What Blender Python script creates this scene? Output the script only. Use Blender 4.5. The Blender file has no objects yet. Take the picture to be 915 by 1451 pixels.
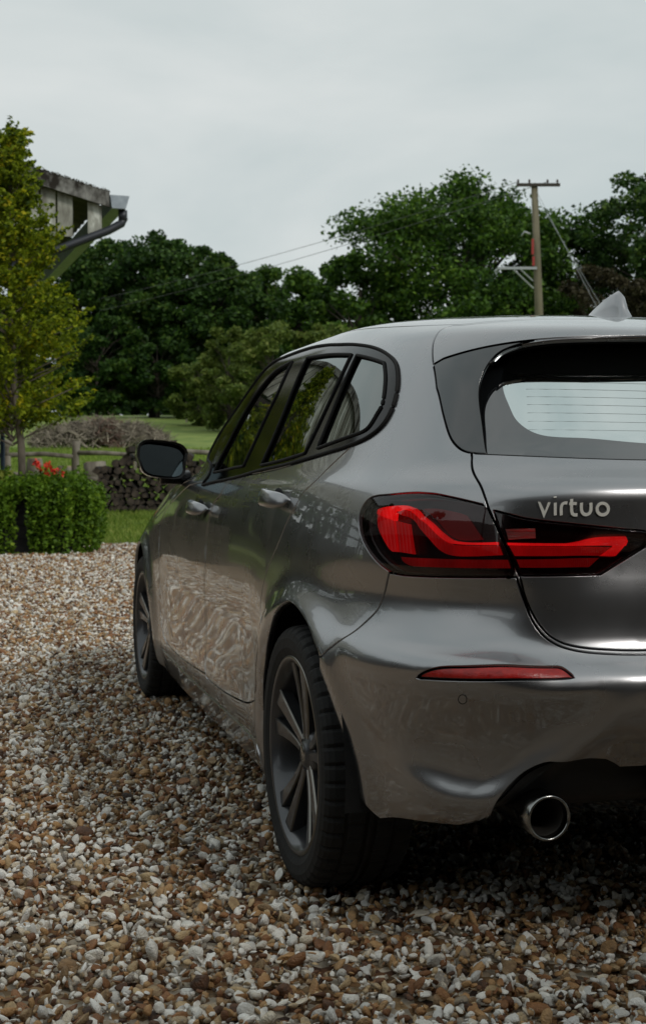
import bpy, bmesh, math, random
import numpy as np
from mathutils import Vector, Matrix
from mathutils.geometry import delaunay_2d_cdt
R=math.radians
sc=bpy.context.scene
# ------------------------------------------------------------------ camera, sky, sun, exposure
cam_d=bpy.data.cameras.new('camera'); cam=bpy.data.objects.new('camera',cam_d); sc.collection.objects.link(cam)
cam.location=(-1.665,-2.20,1.02); cam.rotation_euler=(math.pi/2-.034,0,-.276)
cam_d.sensor_fit='VERTICAL'; cam_d.sensor_height=36; cam_d.lens=44.83
cam_d.clip_start=.05; cam_d.clip_end=2000
cam_d.dof.use_dof=True; cam_d.dof.focus_distance=2.9; cam_d.dof.aperture_fstop=9.0
sc.camera=cam
wd=bpy.data.worlds.new('World'); sc.world=wd; wd.use_nodes=True
nt=wd.node_tree; nt.nodes.clear()
o_=nt.nodes.new('ShaderNodeOutputWorld'); bg=nt.nodes.new('ShaderNodeBackground'); bg.inputs['Strength'].default_value=.1
sky=nt.nodes.new('ShaderNodeTexSky'); sky.sky_type='NISHITA'; sky.sun_disc=False
SUN_EL,SUN_AZ=R(37),R(152)
sky.sun_elevation=SUN_EL; sky.sun_rotation=SUN_AZ; sky.dust_density=3
tc=nt.nodes.new('ShaderNodeTexCoord'); mp=nt.nodes.new('ShaderNodeMapping'); mp.inputs['Scale'].default_value=(1.6,1.6,4.2)
no=nt.nodes.new('ShaderNodeTexNoise'); no.inputs['Scale'].default_value=1.5; no.inputs['Detail'].default_value=5; no.inputs['Roughness'].default_value=.52; no.inputs['Distortion'].default_value=.35
rp=nt.nodes.new('ShaderNodeValToRGB')
rp.color_ramp.elements[0].position=.32; rp.color_ramp.elements[0].color=(4.9/8,5.6/8,5.65/8,1)
rp.color_ramp.elements[1].position=.72; rp.color_ramp.elements[1].color=(6.9/8,7.2/8,7.1/8,1)
vm=nt.nodes.new('ShaderNodeVectorMath'); vm.operation='SCALE'; vm.inputs['Scale'].default_value=9.3
mx=nt.nodes.new('ShaderNodeMixRGB'); mx.inputs['Fac'].default_value=.95
L=nt.links.new
L(tc.outputs['Generated'],mp.inputs['Vector']); L(mp.outputs['Vector'],no.inputs['Vector']); L(no.outputs['Fac'],rp.inputs['Fac'])
L(rp.outputs['Color'],vm.inputs[0]); L(sky.outputs['Color'],mx.inputs['Color1']); L(vm.outputs['Vector'],mx.inputs['Color2'])
L(mx.outputs['Color'],bg.inputs['Color']); L(bg.outputs['Background'],o_.inputs['Surface'])
sd=bpy.data.lights.new('sun','SUN'); sd.energy=1.5; sd.angle=R(14); sd.color=(1,.96,.9)
sun=bpy.data.objects.new('sun',sd); sc.collection.objects.link(sun)
sdir=Vector((math.sin(SUN_AZ)*math.cos(SUN_EL),math.cos(SUN_AZ)*math.cos(SUN_EL),math.sin(SUN_EL)))
sun.rotation_euler=sdir.to_track_quat('Z','Y').to_euler(); sun.location=sdir*50
vs=sc.view_settings; vs.view_transform='Standard'; vs.look='None'; vs.exposure=-.12; vs.gamma=1; vs.use_curve_mapping=False
sc.cycles.max_bounces=8; sc.cycles.transparent_max_bounces=16; sc.cycles.caustics_reflective=False; sc.cycles.caustics_refractive=False
random.seed(5); rng=np.random.default_rng(11)
# ------------------------------------------------------------------ helpers
COL=sc.collection
def tag(o,label=None,cat=None,group=None,kind=None):
    if label: o['label']=label
    if cat: o['category']=cat
    if group: o['group']=group
    if kind: o['kind']=kind
    return o
def empty(name,loc=(0,0,0),rz=0,parent=None):
    o=bpy.data.objects.new(name,None); o.location=loc; o.rotation_euler=(0,0,rz); o.empty_display_size=.2
    COL.objects.link(o); o.parent=parent; return o
def obj(name,me,mat=None,parent=None):
    if mat is not None and not me.materials: me.materials.append(mat)
    o=bpy.data.objects.new(name,me); COL.objects.link(o); o.parent=parent; return o
def mesh(name,V,F,smooth=False,normals=None):
    me=bpy.data.meshes.new(name)
    if isinstance(F,np.ndarray):
        V=np.asarray(V,np.float32); n=len(F); k=F.shape[1]
        me.vertices.add(len(V)); me.vertices.foreach_set('co',V.ravel())
        me.loops.add(n*k); me.loops.foreach_set('vertex_index',F.astype(np.int32).ravel())
        me.polygons.add(n); me.polygons.foreach_set('loop_start',np.arange(0,n*k,k,dtype=np.int32))
        me.update(calc_edges=True)
    else:
        me.from_pydata([tuple(map(float,v)) for v in V],[],[tuple(int(i) for i in f) for f in F]); me.update()
    me.polygons.foreach_set('use_smooth',np.full(len(me.polygons),smooth))
    if normals is not None: me.normals_split_custom_set_from_vertices([tuple(map(float,q)) for q in normals])
    return me
class MB:
    """collects simple solids into one mesh"""
    def __init__(s): s.v=[]; s.f=[]
    def add(s,V,F):
        b=len(s.v); s.v+= [tuple(map(float,q)) for q in V]; s.f+=[tuple(int(i)+b for i in f) for f in F]; return s
    def box(s,c,d,rot=None,taper=1.0):
        x,y,z=[k/2 for k in d]
        V=[(-x,-y,-z),(x,-y,-z),(x,y,-z),(-x,y,-z),(-x*taper,-y*taper,z),(x*taper,-y*taper,z),(x*taper,y*taper,z),(-x*taper,y*taper,z)]
        if rot is not None: V=[rot@Vector(q) for q in V]
        V=[(q[0]+c[0],q[1]+c[1],q[2]+c[2]) for q in V]
        return s.add(V,[(3,2,1,0),(4,5,6,7),(0,1,5,4),(1,2,6,5),(2,3,7,6),(3,0,4,7)])
    def tube(s,pts,rad,n=8,cap=True):
        pts=[Vector(p) for p in pts]
        if not hasattr(rad,'__len__'): rad=[rad]*len(pts)
        V=[];F=[]; up=Vector((.13,.21,.97))
        for i,p in enumerate(pts):
            d=(pts[min(i+1,len(pts)-1)]-pts[max(i-1,0)]).normalized()
            a=d.cross(up if abs(d.dot(up))<.95 else Vector((1,0,0))).normalized(); b=d.cross(a)
            for k in range(n):
                t=2*math.pi*k/n; V.append(p+(a*math.cos(t)+b*math.sin(t))*rad[i])
        for i in range(len(pts)-1):
            for k in range(n):
                F.append((i*n+k,i*n+(k+1)%n,(i+1)*n+(k+1)%n,(i+1)*n+k))
        if cap: F+= [tuple(range(n)), tuple(range(len(pts)*n-1,len(pts)*n-n-1,-1))]
        return s.add(V,F)
    def build(s,name,mat=None,parent=None,smooth=False,bevel=0):
        me=mesh(name,s.v,s.f,smooth)
        bm=bmesh.new(); bm.from_mesh(me); bmesh.ops.recalc_face_normals(bm,faces=bm.faces)
        if bevel: bmesh.ops.bevel(bm,geom=bm.edges[:],offset=bevel,segments=2,affect='EDGES',profile=.6)
        if bevel:
            for f in bm.faces: f.smooth=smooth
        bm.to_mesh(me); bm.free()
        return obj(name,me,mat,parent)
def lathe(prof,n=64,closed=False):
    """prof (axial x, radius) revolved about X"""
    P=np.array(prof); m=len(P); a=np.linspace(0,2*np.pi,n,endpoint=False)
    V=np.stack([np.repeat(P[None,:,0],n,0),P[None,:,1]*np.cos(a)[:,None],P[None,:,1]*np.sin(a)[:,None]],-1).reshape(-1,3)
    F=[]
    for i in range(n):
        j=(i+1)%n
        for k in range(m if closed else m-1):
            l=(k+1)%m; F.append((i*m+k,j*m+k,j*m+l,i*m+l))
    return V,F
def mat_p(name,col,rough=.5,metal=0,**kw):
    m=bpy.data.materials.new(name); m.use_nodes=True; b=m.node_tree.nodes['Principled BSDF']
    b.inputs['Base Color'].default_value=(*col,1); b.inputs['Roughness'].default_value=rough; b.inputs['Metallic'].default_value=metal
    for k,v in kw.items(): b.inputs[k.replace('_',' ')].default_value=v
    return m
def mat_noise(name,c1,c2,scale=5,rough=.8,bump=0,detail=6,stretch=(1,1,1),island=0,lo=.35,hi=.65,c3=None,metal=0,coord='Object'):
    m=mat_p(name,c1,rough,metal); n=m.node_tree.nodes; l=m.node_tree.links.new; b=n['Principled BSDF']
    t=n.new('ShaderNodeTexCoord'); p=n.new('ShaderNodeMapping'); p.inputs['Scale'].default_value=stretch
    q=n.new('ShaderNodeTexNoise'); q.inputs['Scale'].default_value=scale; q.inputs['Detail'].default_value=detail; q.inputs['Roughness'].default_value=.6
    r=n.new('ShaderNodeValToRGB'); r.color_ramp.elements[0].position=lo; r.color_ramp.elements[1].position=hi
    r.color_ramp.elements[0].color=(*c1,1); r.color_ramp.elements[1].color=(*c2,1)
    if c3: e=r.color_ramp.elements.new(.5*(lo+hi)+.12); e.color=(*c3,1)
    l(t.outputs[coord],p.inputs['Vector']); l(p.outputs['Vector'],q.inputs['Vector']); l(q.outputs['Fac'],r.inputs['Fac'])
    out=r.outputs['Color']
    if island:
        g=n.new('ShaderNodeNewGeometry'); h=n.new('ShaderNodeHueSaturation'); k=n.new('ShaderNodeMapRange')
        k.inputs['To Min'].default_value=1-island; k.inputs['To Max'].default_value=1+island
        l(g.outputs['Random Per Island'],k.inputs['Value']); l(k.outputs['Result'],h.inputs['Value']); l(out,h.inputs['Color']); out=h.outputs['Color']
    l(out,b.inputs['Base Color'])
    if bump:
        u=n.new('ShaderNodeBump'); u.inputs['Strength'].default_value=bump; u.inputs['Distance'].default_value=.02
        l(q.outputs['Fac'],u.inputs['Height']); l(u.outputs['Normal'],b.inputs['Normal'])
    return m
def mat_glass(name,tint,ior=1.6,boost=0.0,refl=(1,1,1),rough=0.0):
    m=bpy.data.materials.new(name); m.use_nodes=True; n=m.node_tree.nodes; l=m.node_tree.links.new; n.remove(n['Principled BSDF'])
    t=n.new('ShaderNodeBsdfTransparent'); t.inputs['Color'].default_value=(*tint,1)
    g=n.new('ShaderNodeBsdfGlossy'); g.inputs['Roughness'].default_value=rough; g.inputs['Color'].default_value=(*refl,1)
    f=n.new('ShaderNodeFresnel'); f.inputs['IOR'].default_value=ior
    a=n.new('ShaderNodeMath'); a.operation='MULTIPLY_ADD'; a.inputs[1].default_value=1-boost; a.inputs[2].default_value=boost
    x=n.new('ShaderNodeMixShader'); l(f.outputs['Fac'],a.inputs[0]); l(a.outputs['Value'],x.inputs['Fac']); l(t.outputs['BSDF'],x.inputs[1]); l(g.outputs['BSDF'],x.inputs[2])
    l(x.outputs['Shader'],n['Material Output'].inputs['Surface']); return m
# ---- car body surface: girth t (0 rear centre, 1 rear corner, 2 side, 3 front corner, 4 front centre), level v
YC=1.80
# level: z rear, z side, z front, rear y, half width, front y, corner exponent rear, front
LV=np.array([
 [.286,.165,.20,.150,.845,4.10,6.0,4.5],
 [.322,.230,.25,.100,.860,4.22,5.6,5.5],
 [.392,.330,.34,.058,.874,4.29,5.2,6.5],
 [.490,.440,.44,.020,.886,4.31,5.2,6.5],
 [.570,.550,.54,.000,.891,4.315,5.2,6.5],
 [.622,.640,.62,.012,.891,4.31,5.0,6.5],
 [.668,.712,.68,.059,.887,4.29,4.75,6.5],
 [.775,.790,.72,.070,.882,4.25,4.7,6.2],
 [.870,.860,.76,.074,.875,4.18,4.65,5.5],
 [.940,.920,.81,.075,.864,4.05,4.6,4.8],
 [.990,.970,.90,.088,.848,3.65,4.5,4.4],
 [1.040,1.005,.99,.168,.826,3.10,4.6,4.2],
 [1.140,1.120,1.10,.235,.775,2.90,4.9,4.4],
 [1.240,1.235,1.21,.285,.728,2.63,5.0,4.4],
 [1.312,1.332,1.31,.330,.684,2.41,4.9,4.3],
 [1.337,1.384,1.367,.390,.648,2.28,4.5,4.2],
 [1.361,1.418,1.404,.540,.580,2.16,3.6,3.9],
 [1.386,1.438,1.426,.820,.360,2.02,2.9,2.9],
 [1.405,1.446,1.440,1.20,.001,1.90,2.2,2.2]])
NV=len(LV)
def _spl(T):
    n=len(T); A=np.zeros((n,n)); B=np.zeros_like(T)
    A[0,0]=A[-1,-1]=1
    for i in range(1,n-1):
        A[i,i-1:i+2]=[1,4,1]; B[i]=6*(T[i+1]-2*T[i]+T[i-1])
    return np.linalg.solve(A,B)
M2=_spl(LV)
def lev(v):
    v=np.clip(v,0,NV-1); i=np.minimum(v.astype(int),NV-2); t=(v-i)[...,None]; s=1-t
    return s*LV[i]+t*LV[i+1]+((s**3-s)*M2[i]+(t**3-t)*M2[i+1])/6
def sstep(a,b,x):
    t=np.clip((x-a)/(b-a),0,1); return t*t*(3-2*t)
def S0(t,v):
    t=np.asarray(t,float); v=np.asarray(v,float)
    zr,zs,zf,R,W,F,nr,nf=np.moveaxis(lev(v),-1,0)
    rear=t<2
    q=np.where(rear,t,4-t)
    a=np.where(q<1,q,1.); b=np.where(q<1,1.,2-q)      # lateral / longitudinal direction
    n=np.where(rear,nr,nf)
    r=(np.abs(a)**n+np.abs(b)**n)**(-1/n)
    x=-W*a*r
    y=np.where(rear,YC-(YC-R)*b*r,YC+(F-YC)*b*r)
    wr=1-sstep(.15,1.3,y); wf=sstep(2.6,4.0,y)
    z=zs+(zr-zs)*wr+(zf-zs)*wf
    return np.stack([x,y,z],-1)
def bump(x,c,w): return np.exp(-((x-c)/w)**2)
def disp(p):
    """sculpting of the panels, metres along the outward normal"""
    x,y,z=p[...,0],p[...,1],p[...,2]
    d=np.zeros_like(x)
    side=sstep(.60,.80,-x)
    for cy in (.80,3.49):                     # wheel arch flares
        r=np.hypot(y-cy,z-.318)
        d+=side*(.024*bump(r,.362,.050)+.006*bump(r,.46,.16))*sstep(1.02,.80,z)
    mid=sstep(1.05,1.30,y)*sstep(3.2,2.9,y)*side
    d-=mid*.014*bump(z,.50,.13)               # hollow in the lower doors
    d+=mid*.012*bump(z,.30,.06)
    # rear bumper: corner pocket with ledge
    rr=sstep(.75,.45,y)
    dia=-.66+(z-.30)*.85                       # slanted inner edge of the pocket
    zc=.352+.07*sstep(-.70,-.85,x)
    sp_=.009*np.logaddexp(0,(z-zc)/.009)
    pk=(1-np.exp(-sp_/.035))*sstep(.64,.44,z)*sstep(-.86,-.73,x)*sstep(dia+.02,dia-.08,x)*rr
    d-=.040*pk
    # upward-facing shoulder of the bumper corner
    cor=sstep(-.54,-.66,x)*rr*sstep(-.89,-.84,x)
    d+=cor*(.015*bump(z,.615,.05)-.013*bump(z,.745,.05))
    # centre of the bumper: raised band above, tucked in below
    cen=sstep(dia-.02,dia+.08,x)*rr
    d-=cen*.030*sstep(.56,.40,z)
    # reflector groove
    d-=rr*.005*bump(z,.615-.02*sstep(-.5,-.75,x),.018)*sstep(-.84,-.76,x)*sstep(-.40,-.52,x)
    # number plate recess in the tailgate
    pr=sstep(-.53,-.43,x+.35*(.80-z))*sstep(.72,.83,z)*np.clip((z-.72)/.145,0,1)*sstep(.885,.865,z)*rr
    d-=.018*pr
    return d
def nrm0(t,v,f=S0):
    e=1e-4; v=np.clip(v,2*e,NV-1-2*e); t=np.clip(t,2*e,4-2*e)
    a=f(t+e,v)-f(t-e,v); b=f(t,v+e)-f(t,v-e)
    n=np.cross(b,a); l=np.linalg.norm(n,axis=-1,keepdims=True)
    n=n/np.maximum(l,1e-12)
    return n
def S(t,v):
    p=S0(t,v); n=nrm0(t,v)
    return p+n*disp(p)[...,None]
def N(t,v): return nrm0(t,v,S)
# panel outlines on the body: (girth, level[, corner])
OUT={
 'front_fender':[[2.42,0.0,1],[4.0,0.0,1],[4.0,11.0,1],[2.45,11.0,1]],
 'bonnet':[[3.999,8.851,1],[3.414,8.851],[3.05,9.6],[2.9,9.9],[2.6,10.2],[2.5,10.9,1],[3.0,11.0],[3.5,11.0],[3.999,11.0,1]],
 'windscreen':[[4.0,11.1,1],[2.95,11.1],[2.75,11.3,1],[2.8,13.0],[2.85,14.6,1],[3.2,15.1],[4.0,15.2,1]],
 'front_bumper':[[4.0,0.0,1],[2.88,0.0,1],[2.861,3.112],[2.891,5.606,1],[3.105,5.296],[3.428,7.506],[3.999,8.0,1]],
 'front_door':[[2.018,10.72,1],[2.028,9.388],[2.062,8.724],[2.074,7.903],[2.083,6.865],[2.079,5.832],[2.093,3.896],[2.101,2.529],[2.089,1.995,1],[2.246,1.869],[2.371,1.883],[2.425,1.967,1],[2.47,2.349],[2.486,3.361],[2.478,4.885],[2.494,6.524],[2.5,7.456],[2.462,8.258],[2.39,8.918],[2.346,9.675,1]],
 'rear_door':[[1.287,11.52,1],[1.329,11.275],[1.378,10.916],[1.434,10.038],[1.464,9.546],[1.478,9.005],[1.503,8.405],[1.531,7.6],[1.571,6.845],[1.602,6.223],[1.628,4.97],[1.596,4.145],[1.617,3.363],[1.63,2.803],[1.715,2.305],[1.772,2.124],[1.946,1.936],[2.083,1.91,1],[2.094,2.552],[2.085,3.918],[2.072,5.851],[2.075,6.878],[2.066,7.913],[2.054,8.732],[2.02,9.394],[2.005,10.75,1]],
 'sill':[[2.552,0.001,1],[2.51,1.417],[2.467,1.58,1],[2.245,1.364],[1.942,1.364],[1.709,1.372,1],[1.633,1.369],[1.608,0.115,1]],
 'roof':[[4.0,15.2,1],[3.2,15.1],[2.9,14.7,1],[2.5,15.6],[2.2,15.9],[1.9,15.9],[1.6,15.6],[1.3,15.3],[1.01,15.18,1],[0.945,15.206],[0.817,15.478],[0.632,15.79],[0.385,15.976],[0.0,16.6,1],[0.0,18.0,1],[4.0,18.0,1]],
 'window_trim':[[2.206,9.757,1],[2.366,11.228],[2.62,11.7],[2.62,12.6],[2.419,14.405],[1.996,14.925],[1.801,14.926],[1.565,14.458],[1.446,14.231],[1.337,13.952],[1.25,13.615],[1.193,13.262],[1.161,12.761],[1.155,12.275],[1.173,11.916],[1.216,11.684],[1.282,11.547],[1.372,11.453],[1.552,11.312],[1.805,11.084],[1.987,10.701]],
 'front_glass':[[2.26,11.006,1],[2.283,11.426],[2.271,11.901],[2.261,12.654],[2.227,13.238],[2.114,13.796],[1.97,14.133],[1.891,14.274,1],[1.891,13.27],[1.917,12.37],[1.939,11.244,1]],
 'rear_glass':[[1.76,14.207,1],[1.58,14.018],[1.443,13.832,1],[1.46,12.97],[1.514,11.491,1],[1.79,11.261,1],[1.771,12.373]],
 'quarter_glass':[[1.408,13.767,1],[1.332,13.594],[1.252,13.373,1],[1.219,12.891],[1.202,12.335],[1.212,12.143],[1.233,11.865],[1.263,11.768,1],[1.449,11.562,1],[1.429,12.562]],
 'rear_bumper':[[1.084,7.196,1],[1.098,6.928],[1.112,6.644],[1.121,6.441],[1.157,6.059],[1.214,5.346],[1.26,4.755],[1.278,4.474],[1.347,4.108,1],[1.322,3.083,1],[1.219,0.001,1],[1.1,0.0,1],[0.0,0.0,1],[0.001,5.808,1],[0.406,5.743],[0.532,5.827],[0.596,5.967],[0.639,6.186],[0.67,6.497],[0.694,6.878],[0.712,7.265,1]],
 'tailgate':[[0.832,11.068,1],[0.831,10.178],[0.8,9.129],[0.743,8.004],[0.705,7.307],[0.69,6.916],[0.665,6.558],[0.635,6.269],[0.595,6.067],[0.53,5.943],[0.403,5.871],[0.001,5.918,1],[0.0,13.9,1],[0.846,11.801,1]],
 'spoiler':[[1.037,13.184,1],[1.056,13.509],[1.069,13.963],[1.06,14.591],[1.01,15.053,1],[0.947,15.075],[0.82,15.34],[0.64,15.636],[0.403,15.806],[0.0,16.5,1],[0.0,14.25,1],[0.301,14.002],[0.487,13.906],[0.676,13.78],[0.865,13.55]],
 'side_blade':[[1.036,13.166,1],[0.998,12.584],[0.947,11.966],[0.907,11.533],[0.873,11.299],[0.841,11.194],[0.787,11.151,1],[0.809,11.725],[0.837,12.342],[0.84,12.686],[0.823,13.105],[0.784,13.445],[0.676,13.767,1],[0.865,13.539]],
 'rear_window':[[0.787,11.151,1],[0.809,11.725],[0.837,12.342],[0.84,12.686],[0.823,13.105],[0.783,13.434],[0.652,13.7],[0.488,13.818],[0.303,13.917],[0.0,14.12,1],[0.001,11.065,1],[0.359,10.988]],
 'rear_glass_clear':[[0.0,11.3,1],[0.335,11.384],[0.497,11.485],[0.607,11.529],[0.655,11.637],[0.694,11.86],[0.714,12.15],[0.73,12.492],[0.73,12.88],[0.705,13.211],[0.649,13.412],[0.516,13.554],[0.224,13.699],[0.0,13.85,1]],
 'outer_lamp':[[1.201,8.695],[1.193,9.101],[1.173,9.361],[1.111,9.478],[1.029,9.56],[0.965,9.524],[0.911,9.401],[0.854,9.245],[0.801,9.086,1],[0.782,8.725],[0.733,7.755],[0.716,7.268,1],[0.9,7.214],[0.987,7.191],[1.05,7.186],[1.08,7.231],[1.129,7.464],[1.171,7.855],[1.194,8.261]],
 'inner_lamp':[[0.78,8.933,1],[0.734,8.79],[0.692,8.678],[0.569,8.513],[0.447,8.367],[0.399,8.316],[0.379,8.23,1],[0.379,7.986],[0.388,7.932],[0.505,7.324,1],[0.706,7.296,1],[0.722,7.596],[0.745,8.057]],
 'reflector':[[0.997,4.41,1],[0.97,4.637],[0.922,4.856],[0.851,4.986],[0.713,5.208],[0.627,5.359],[0.613,5.253],[0.598,4.909,1],[0.721,4.7],[0.876,4.526]],
 'diffuser':[[0.774,0.0,1],[0.773,1.103],[0.76,1.567],[0.724,2.033],[0.68,2.321],[0.638,2.467],[0.543,2.417],[0.501,2.382,1],[0.48,2.284],[0.461,2.17,1],[0.392,2.167],[0.001,2.286,1],[0.0,0.0,1],[0.77,0.0,1]],
 'sensor':[[0.864,3.908],[0.866,3.825],[0.872,3.76],[0.878,3.731],[0.883,3.745],[0.887,3.798],[0.887,3.877],[0.884,3.96],[0.879,4.024],[0.873,4.053],[0.867,4.039],[0.864,3.987]],
 'rear_arch':[[1.625,0.0,1],[1.605,1.187],[1.609,2.305],[1.603,2.915],[1.591,3.351],[1.561,4.099],[1.515,4.928],[1.47,5.592],[1.428,5.946],[1.386,5.894],[1.349,5.58],[1.312,4.937],[1.284,4.369],[1.298,3.571],[1.263,2.622],[1.214,1.649],[1.144,0.941,1],[1.09,0.0,1]],
 'front_arch':[[2.996,0.478,1],[2.866,1.976],[2.855,2.506],[2.846,3.037],[2.833,3.542],[2.816,4.03],[2.798,4.521],[2.778,4.991],[2.757,5.406],[2.735,5.734],[2.712,5.936],[2.687,5.988],[2.661,5.886],[2.636,5.649],[2.612,5.305],[2.591,4.889],[2.572,4.436],[2.557,3.973],[2.546,3.511],[2.537,3.036],[2.533,2.533],[2.534,2.008],[2.564,0.614,1],[2.55,0.0,1],[2.9,0.0,1]],
 'headlamp':[[3.49,6.468,1],[3.494,4.724,1],[3.156,4.724],[2.96,5.616,1],[2.898,7.129,1],[3.174,6.731]],
 'grille':[[3.966,6.468,1],[3.594,6.0],[3.573,3.586,1],[3.944,3.195,1]],
 'lamp_guide_line':[[1.149,8.914],[1.113,9.039],[1.044,9.069],[1.012,8.891],[0.965,8.544],[0.927,8.261],[0.881,8.04],[0.764,8.037,1],[0.764,7.968,1],[0.88,7.961],[0.902,8.0],[0.938,8.208],[0.977,8.514],[1.019,8.796],[1.047,8.917],[1.088,8.897],[1.088,8.57,1],[1.118,8.652],[1.148,8.77,1]],
 'lamp_guide_band':[[1.087,8.865,1],[1.046,8.891],[1.019,8.766],[0.976,8.486],[0.937,8.183],[0.902,7.977],[0.877,7.934],[0.761,7.951,1],[0.751,7.731,1],[0.863,7.671],[0.9,7.701],[0.928,7.808],[0.966,8.099],[1.008,8.478],[1.036,8.672],[1.069,8.755]],
 'lamp_wing':[[1.147,8.758,1],[1.088,8.558,1],[1.065,7.703,1],[1.087,7.714],[1.115,7.988],[1.139,8.352]],
 'lamp_wing_inner':[[1.085,8.559,1],[1.039,8.469,1],[1.014,7.662,1],[1.064,7.695,1]],
 'lamp_lower_strip':[[1.052,7.577,1],[1.017,7.574],[0.737,7.622,1],[0.729,7.441,1],[0.956,7.391],[1.017,7.388],[1.045,7.475]],
 'lamp_reflector_cell':[[0.998,8.99,1],[0.949,8.998],[0.879,8.854],[0.857,8.769,1],[0.805,8.098,1],[0.871,8.072],[0.904,8.218],[0.949,8.633]],
 'lamp_tail_line':[[0.739,8.025,1],[0.434,8.007,1],[0.436,7.943,1],[0.736,7.964,1]],
 'lamp_tail_band':[[0.734,7.949,1],[0.47,7.931,1],[0.5,7.731,1],[0.719,7.714,1]],
 'lamp_tail_end':[[0.467,7.939,1],[0.434,7.999,1],[0.462,7.727,1],[0.497,7.731,1]],
 'lamp_tail_strip':[[0.714,7.633,1],[0.504,7.675,1],[0.53,7.479,1],[0.705,7.457,1]],
 'lamp_tail_reverse':[[0.747,8.384,1],[0.671,8.407,1],[0.668,8.151,1],[0.737,8.109,1]],
}
LETTERS={
 'v':[[[0.6699,9.2083],[0.6523,8.8083],[0.6446,9.2097]]],
 'i':[[[0.63,9.2103],[0.6254,8.7888]],[[0.6328,9.4398],[0.6323,9.3885]]],
 'r':[[[0.6108,8.7892],[0.6136,9.0539],[0.6123,9.1517],[0.6079,9.1989],[0.6007,9.205]]],
 't':[[[0.5916,9.3455],[0.587,8.9162],[0.5838,8.8363],[0.5795,8.805],[0.5722,8.805]],[[0.5956,9.1812],[0.5777,9.1813]]],
 'u':[[[0.5663,9.2111],[0.5637,8.9704],[0.5598,8.8626],[0.5508,8.8098],[0.5428,8.8622],[0.541,8.9699],[0.5435,9.2108]]],
 'o':[[[0.4984,8.9905],[0.4987,8.9172],[0.5012,8.8565],[0.5054,8.8167],[0.5106,8.8032],[0.516,8.8172],[0.5208,8.8575],[0.5244,8.9183],[0.5261,8.9917],[0.5258,9.0669],[0.5235,9.1321],[0.5195,9.1763],[0.5143,9.192],[0.5088,9.1759],[0.5039,9.1313],[0.5002,9.0658],[0.4984,8.9905]]],
}
# ------------------------------------------------------------------ car: panels cut out of the body surface
def mat_paint():
    m=mat_p('metallic_grey_paint',(.32,.32,.33),.28,.95,Coat_Weight=1.0,Coat_Roughness=.025,Coat_IOR=1.55)
    n=m.node_tree.nodes; l=m.node_tree.links.new; b=n['Principled BSDF']
    t=n.new('ShaderNodeTexCoord'); q=n.new('ShaderNodeTexNoise'); q.inputs['Scale'].default_value=7; q.inputs['Detail'].default_value=8
    k=n.new('ShaderNodeMapRange'); k.inputs['From Min'].default_value=.3; k.inputs['From Max'].default_value=.7; k.inputs['To Min'].default_value=.25; k.inputs['To Max'].default_value=.31
    l(t.outputs['Object'],q.inputs['Vector']); l(q.outputs['Fac'],k.inputs['Value']); l(k.outputs['Result'],b.inputs['Roughness'])
    # wavy reflections of slightly uneven sheet metal
    w=n.new('ShaderNodeTexNoise'); w.inputs['Scale'].default_value=3.2; w.inputs['Detail'].default_value=1
    u=n.new('ShaderNodeBump'); u.inputs['Strength'].default_value=.004; u.inputs['Distance'].default_value=.01
    l(t.outputs['Object'],w.inputs['Vector']); l(w.outputs['Fac'],u.inputs['Height']); l(u.outputs['Normal'],b.inputs['Normal']); l(u.outputs['Normal'],b.inputs['Coat Normal'])
    return m
PAINT=mat_paint()
GLOSS=mat_p('gloss_black_trim',(.003,.003,.0035),.10,0,Specular_IOR_Level=.22)
BLADE=mat_p('blade_dark_gloss',(.012,.013,.014),.10,0,Specular_IOR_Level=.85,Coat_Weight=1,Coat_Roughness=.03)
WIREM=mat_p('heating_wire',(.20,.21,.21),.7)
GLOSSY=mat_p('piano_black',(.004,.004,.004),.08,0,Coat_Weight=.4)
SATIN=mat_p('black_plastic',(.006,.006,.006),.45,0,Specular_IOR_Level=.3)
LINER=mat_p('dark_liner',(.004,.004,.004),.9)
RUBBER=mat_noise('tyre_rubber',(.0045,.0045,.0045),(.009,.0085,.008),40,.8,.15)
ALLOY=mat_p('dark_alloy',(.072,.073,.078),.30,.6,Coat_Weight=.4)
CUT=mat_p('machined_edge',(.22,.21,.19),.3,1)
CHROME=mat_p('chrome',(.28,.28,.27),.16,1)
BADGE=mat_p('badge_silver',(.80,.78,.72),.45,.5)
SGLASS=mat_glass('side_glass',(.30,.42,.36),1.7,.05)
PGLASS=mat_glass('tinted_glass',(.10,.16,.13),1.8,.12,(.90,.96,.94))
RGLASS=mat_glass('coated_rear_glass',(.07,.09,.085),1.6,.74,(.86,.94,.93))
FRIT=mat_p('black_glass_border',(.006,.007,.008),.03,0,Specular_IOR_Level=1.0,Coat_Weight=1,Coat_IOR=1.9,Coat_Roughness=.0)
WGLASS=mat_glass('windscreen_glass',(.55,.62,.58),1.5,.02)
MIRROR=mat_p('mirror_glass',(.12,.155,.17),.03,1)
LENS=mat_glass('lamp_lens',(.62,.50,.50),1.5,.0)
HOUS=mat_p('lamp_housing',(.012,.004,.004),.2,0,Coat_Weight=.5)
def mat_red(name,col,em,rough=.25):
    m=mat_p(name,col,rough,0,Coat_Weight=.5); b=m.node_tree.nodes['Principled BSDF']
    b.inputs['Emission Color'].default_value=(1,.010,.012,1); b.inputs['Emission Strength'].default_value=em; return m
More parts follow.
